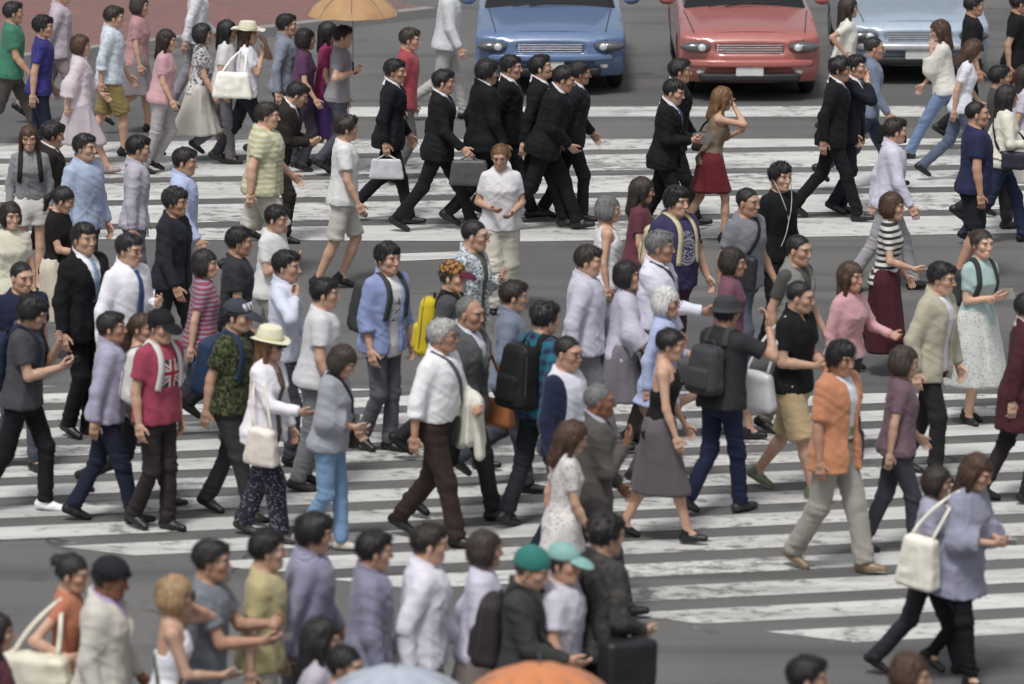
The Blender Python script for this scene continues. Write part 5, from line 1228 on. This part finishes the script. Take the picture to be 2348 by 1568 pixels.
p = P(484, 1234, 'person in a grey t-shirt with thick dark hair holding tickets', H=1.69, yaw=6, top=T(C('747a84'), loose=.014), bottom=('trousers', C('23263a')), hair=('short', 'black', 1), aR=('ik', .36, -.08, 1.16), aL=('ik', .38, .04, 1.24), ph=.45, A=13, look=(0, 8), hands=('hold', 'hold'), sk='warm')
paper(p, 'R', 'two pale tickets held by the grey t-shirt wearer', C('d8cfd4'), (.07, .04))
P(610, 1214, 'person with dark hair in a yellow shirt, behind the tickets', H=1.64, top=T(C('b9ad7a'), loose=.016), bottom=('trousers', C('b2aca0')), ph=.3, hair=('short', 'black'), sk='fair')
P(722, 1172, 'person in a finely striped grey lavender shirt', H=1.70, g=1.15, top=SH(C('9a98b2'), pat='hstripe', c2=C('7d7b98'), sc=2.2, loose=.02), bottom=('trousers', C('6b6a74')), ph=.6, hair=('bowl', 'black'))
P(742, 1414, 'person with straight black hair and a pale top, bottom edge', sex='f', H=1.60, top=T(C('b3aebc')), bottom=('skirt', C('333348')), hair=('longpart', 'black'), ph=.4, look=(0, 8))
P(792, 1476, 'person with black hair and bare shoulders at the bottom edge', sex='f', H=1.58, yaw=24, top=('tank', C('b9b5c4')), bottom=('skirt', C('44445a')), hair=('up', 'black'), ph=.2)
P(985, 1196, 'person in a roomy white shirt, middle of the front row', H=1.70, g=1.12, top=SH(C('dcdae8'), loose=.02), bottom=('trousers', C('8b8474')), ph=.6, hair=('short', 'soft'), sk='fair')
P(1112, 1214, 'person in a pale lilac blouse beside the roomy white shirt', sex='f', H=1.57, top=('poncho', C('cbc8dc'), dict(loose=.02)), bottom=('skirt', C('8a7f7c')), ph=.1, hair=('bob', 'soft'))
p = P(1236, 1250, 'person in a teal knitted cap and dark jacket with green scarf', H=1.68, yaw=14, top=T(C('7d8a6a'), hem=.8), outer=('open', C('3a3b3a'), dict(w=.055, hem=.88)), bottom=('trousers', C('3c1c26')), hat=('beanie', C('2f8078')), hair=('short', 'soft'), sk='tan', ph=.5, look=(0, 16), aR=('ik', .3, -.1, 1.05))
backpack(p, C('332e30'), 'dark brown backpack below the teal knitted cap')
P(1292, 1236, 'person in a mint cap and white t-shirt beside the teal knitted cap', H=1.62, yaw=20, top=T(C('c8c6d6'), loose=.02), bottom=('trousers', C('6a646c')), hat=('cap', C('7fb2ac')), hair=('short', 'soft'), ph=.2, g=1.1)
p = P(1392, 1176, 'person in a dark speckled jacket with a pale hood', H=1.72, yaw=-26, top=T(C('8a8a8e')), outer=('open', C('34343a'), dict(pat='blotch', c2=C('4a4742'), w=.04)), bottom=('trousers', C('1d1f28')), hair=('messy', 'black', 1), ph=.35, A=16, aR=('ik', .2, -.16, 1.02))
crossbody(p, C('1d1e22'), 'large black bag at the hip of the dark speckled jacket', side=1, size=(.17, .08, .15), bagz=.90)
P(2092, 1496, 'person with brown hair, only the head above the bottom edge', sex='f', H=1.58, top=T(C('c9bdb8')), bottom=('trousers', C('555560')), hair=('bob', 'brown'), ph=.3)
P(1850, 1500, 'person in a slate blue shirt at the bottom edge', H=1.66, top=SH(C('5a6476')), bottom=('trousers', C('33384a')), hair=('short', 'black'), ph=.5)

# --- people passing in the gaps
P(140, -40, 'person in a pale mauve shirt on the far brick pavement', H=1.68, top=SH(C('b9acb8'), loose=.015), bottom=('trousers', C('8f7f84')), ph=.6, hair=('short', 'soft'))
P(320, -12, 'person in a dusty rose top on the far pavement', sex='f', H=1.58, top=T(C('b58488'), loose=.012), bottom=('skirt', C('857a7e')), ph=.2, hair=('bob', 'soft'))
P(520, 44, 'person in a white cotton top left of the sun hat', sex='f', H=1.58, top=T(C('d5d3d6'), loose=.012), bottom=('trousers', C('6a666c')), ph=.75, hair=('long', 'black'))
P(700, 64, 'person in a plum coloured top left of the magenta top', sex='f', H=1.58, top=T(C('5c3458'), loose=.012), bottom=('trousers', C('4b4854')), ph=.9, hair=('bob', 'black'))
P(1394, 448, 'person with grey hair in a white sleeveless blouse beside the violet t-shirt', sex='f', H=1.56, top=('tank', C('d6d6dc'), dict(loose=.01)), bottom=('trousers', C('8f8f93')), hair=('bob', 'salt'), ph=.7, A=16)
P(1474, 404, 'person in a dull maroon top just behind the violet t-shirt', sex='f', H=1.58, top=T(C('6a3440'), loose=.012), bottom=('trousers', C('4c4648')), hair=('long', 'soft'), ph=.15)
P(2052, 268, 'person in a lavender white shirt striding past the suits', H=1.68, top=SH(C('c9c6da'), loose=.02), bottom=('trousers', C('9a979c')), hair=('short', 'soft'), ph=.95, A=22, sk='fair')
P(24, 462, 'person in a cream dress near the left edge, facing us', sex='f', H=1.56, yaw=70, top=T(C('cfc9b6')), bottom=('skirt', C('cfc9b6'), dict(len=.40)), hair=('bob', 'soft'), ph=.3, A=10)
P(1178, 640, 'person in a blue grey shirt behind the teal plaid shirt', H=1.66, top=SH(C('707c92')), bottom=('trousers', C('3e404a')), ph=.65, hair=('short', 'soft'))
P(1436, 596, 'person in a soft lilac blouse left of the reaching white shirt', sex='f', H=1.58, top=('poncho', C('bdb9cc'), dict(loose=.012)), bottom=('skirt', C('77737c')), hair=('bob', 'black'), ph=.1)
P(2076, 792, 'person in a dusky mauve top walking below the beige jacket', sex='f', H=1.56, top=T(C('6f5560'), loose=.012), bottom=('trousers', C('3a3a44')), hair=('bob', 'soft'), ph=.4, A=15)
P(-14, 1400, 'person in a maroon top cut by the left edge, bottom corner', sex='f', H=1.58, top=T(C('6a3442')), bottom=('trousers', C('3a3038')), hair=('long', 'soft'), ph=.4)
P(858, 1214, 'person in a slate lavender shirt between the striped and white shirts', H=1.66, top=SH(C('7f7f98'), loose=.02), bottom=('trousers', C('5f5c5c')), hair=('short', 'black'), ph=.8, sk='warm')
P(548, 518, 'person in a dark grey top passing behind the pale blue shirt', H=1.66, top=T(C('33343b'), loose=.012), bottom=('trousers', C('2c2c32')), hair=('short', 'black'), ph=.2, sk='warm')
# --- open umbrellas
def umbrella(u, v, col, label, p_label, H=1.62, R=.43):
    z = 2.02; c = at(u, v, z); n = 8; rows = 9; V, F = [], []
    for j in range(rows + 1):
        t = j / rows; r = R * math.sin(t * 1.25) / math.sin(1.25)
        for i in range(n * 6):
            a = 2 * math.pi * i / (n * 6); sc_ = math.cos(math.pi / n) / math.cos(((a + math.pi / n) % (2 * math.pi / n)) - math.pi / n)
            rr = r * (.35 + .65 * (1 - (1 - sc_) * 1.0)); V.append((rr * math.cos(a), rr * math.sin(a), -.24 * (1 - math.cos(t * 1.45)) / (1 - math.cos(1.45)) - .02 * t * (1 - sc_) * 8))
    N = n * 6
    for j in range(rows):
        for i in range(N): F.append((j * N + i, j * N + N + i, j * N + N + (i + 1) % N, j * N + (i + 1) % N))
    root = link('umbrella', mkmesh('umbrella', G(V), G(F), cloth(col, None, None, 1, .6)), label=label, cat='umbrella', group='open umbrellas'); root.location = (c[0], c[1], z)
    link('shaft', mkmesh('shaft', *tube([(0, 0, .07), (0, 0, 0), (0, 0, -.78)], .006), plain((.3, .3, .3), .3, .8, 'steel')), root)
    link('grip', mkmesh('grip', *tube([(0, 0, -.76), (0, 0, -.86), (.02, 0, -.89), (.05, 0, -.87)], .012), plain((.05, .03, .02), .4, name='grip')), root)
    for i in range(n):
        a = 2 * math.pi * i / n; link('rib', mkmesh('rib', *tube([(R * math.sin(t * 1.25) / math.sin(1.25) * math.cos(a), R * math.sin(t * 1.25) / math.sin(1.25) * math.sin(a), -.24 * (1 - math.cos(t * 1.45)) / (1 - math.cos(1.45)) - .008) for t in np.linspace(.05, 1, 8)], .003, 5), plain((.3, .3, .3), .3, .8, 'steel')), root)
    q = person(0, 0, p_label, H=H, top=T(C('8a8890')), bottom=('trousers', C('4a4a55')), xy=(c[0] - .17, c[1] + .21), aR=('ik', .17, -.20, 1.22, (-.3, -.6, -.8)), hands=('relax', 'grip'), ph=.3)
umbrella(808, -20, C('b58a5c'), 'tan umbrella at the top edge of the crowd', 'person under the tan umbrella, far back', R=.50)
umbrella(1236, 1524, C('d8814c'), 'orange umbrella at the bottom edge', 'person under the orange umbrella, bottom edge')
umbrella(905, 1530, C('aab4c4'), 'pale blue umbrella cut by the bottom edge', 'person under the pale blue umbrella, bottom edge')

# ------------------------------------------------------------------ report near collisions while building
if __name__ == '__main__':
    for i in range(len(PEOPLE)):
        for j in range(i):
            d = math.hypot(PEOPLE[i]['xy'][0] - PEOPLE[j]['xy'][0], PEOPLE[i]['xy'][1] - PEOPLE[j]['xy'][1])
            if d < .42: print('CLOSE %.2f' % d, PEOPLE[i]['label'], '|', PEOPLE[j]['label'])
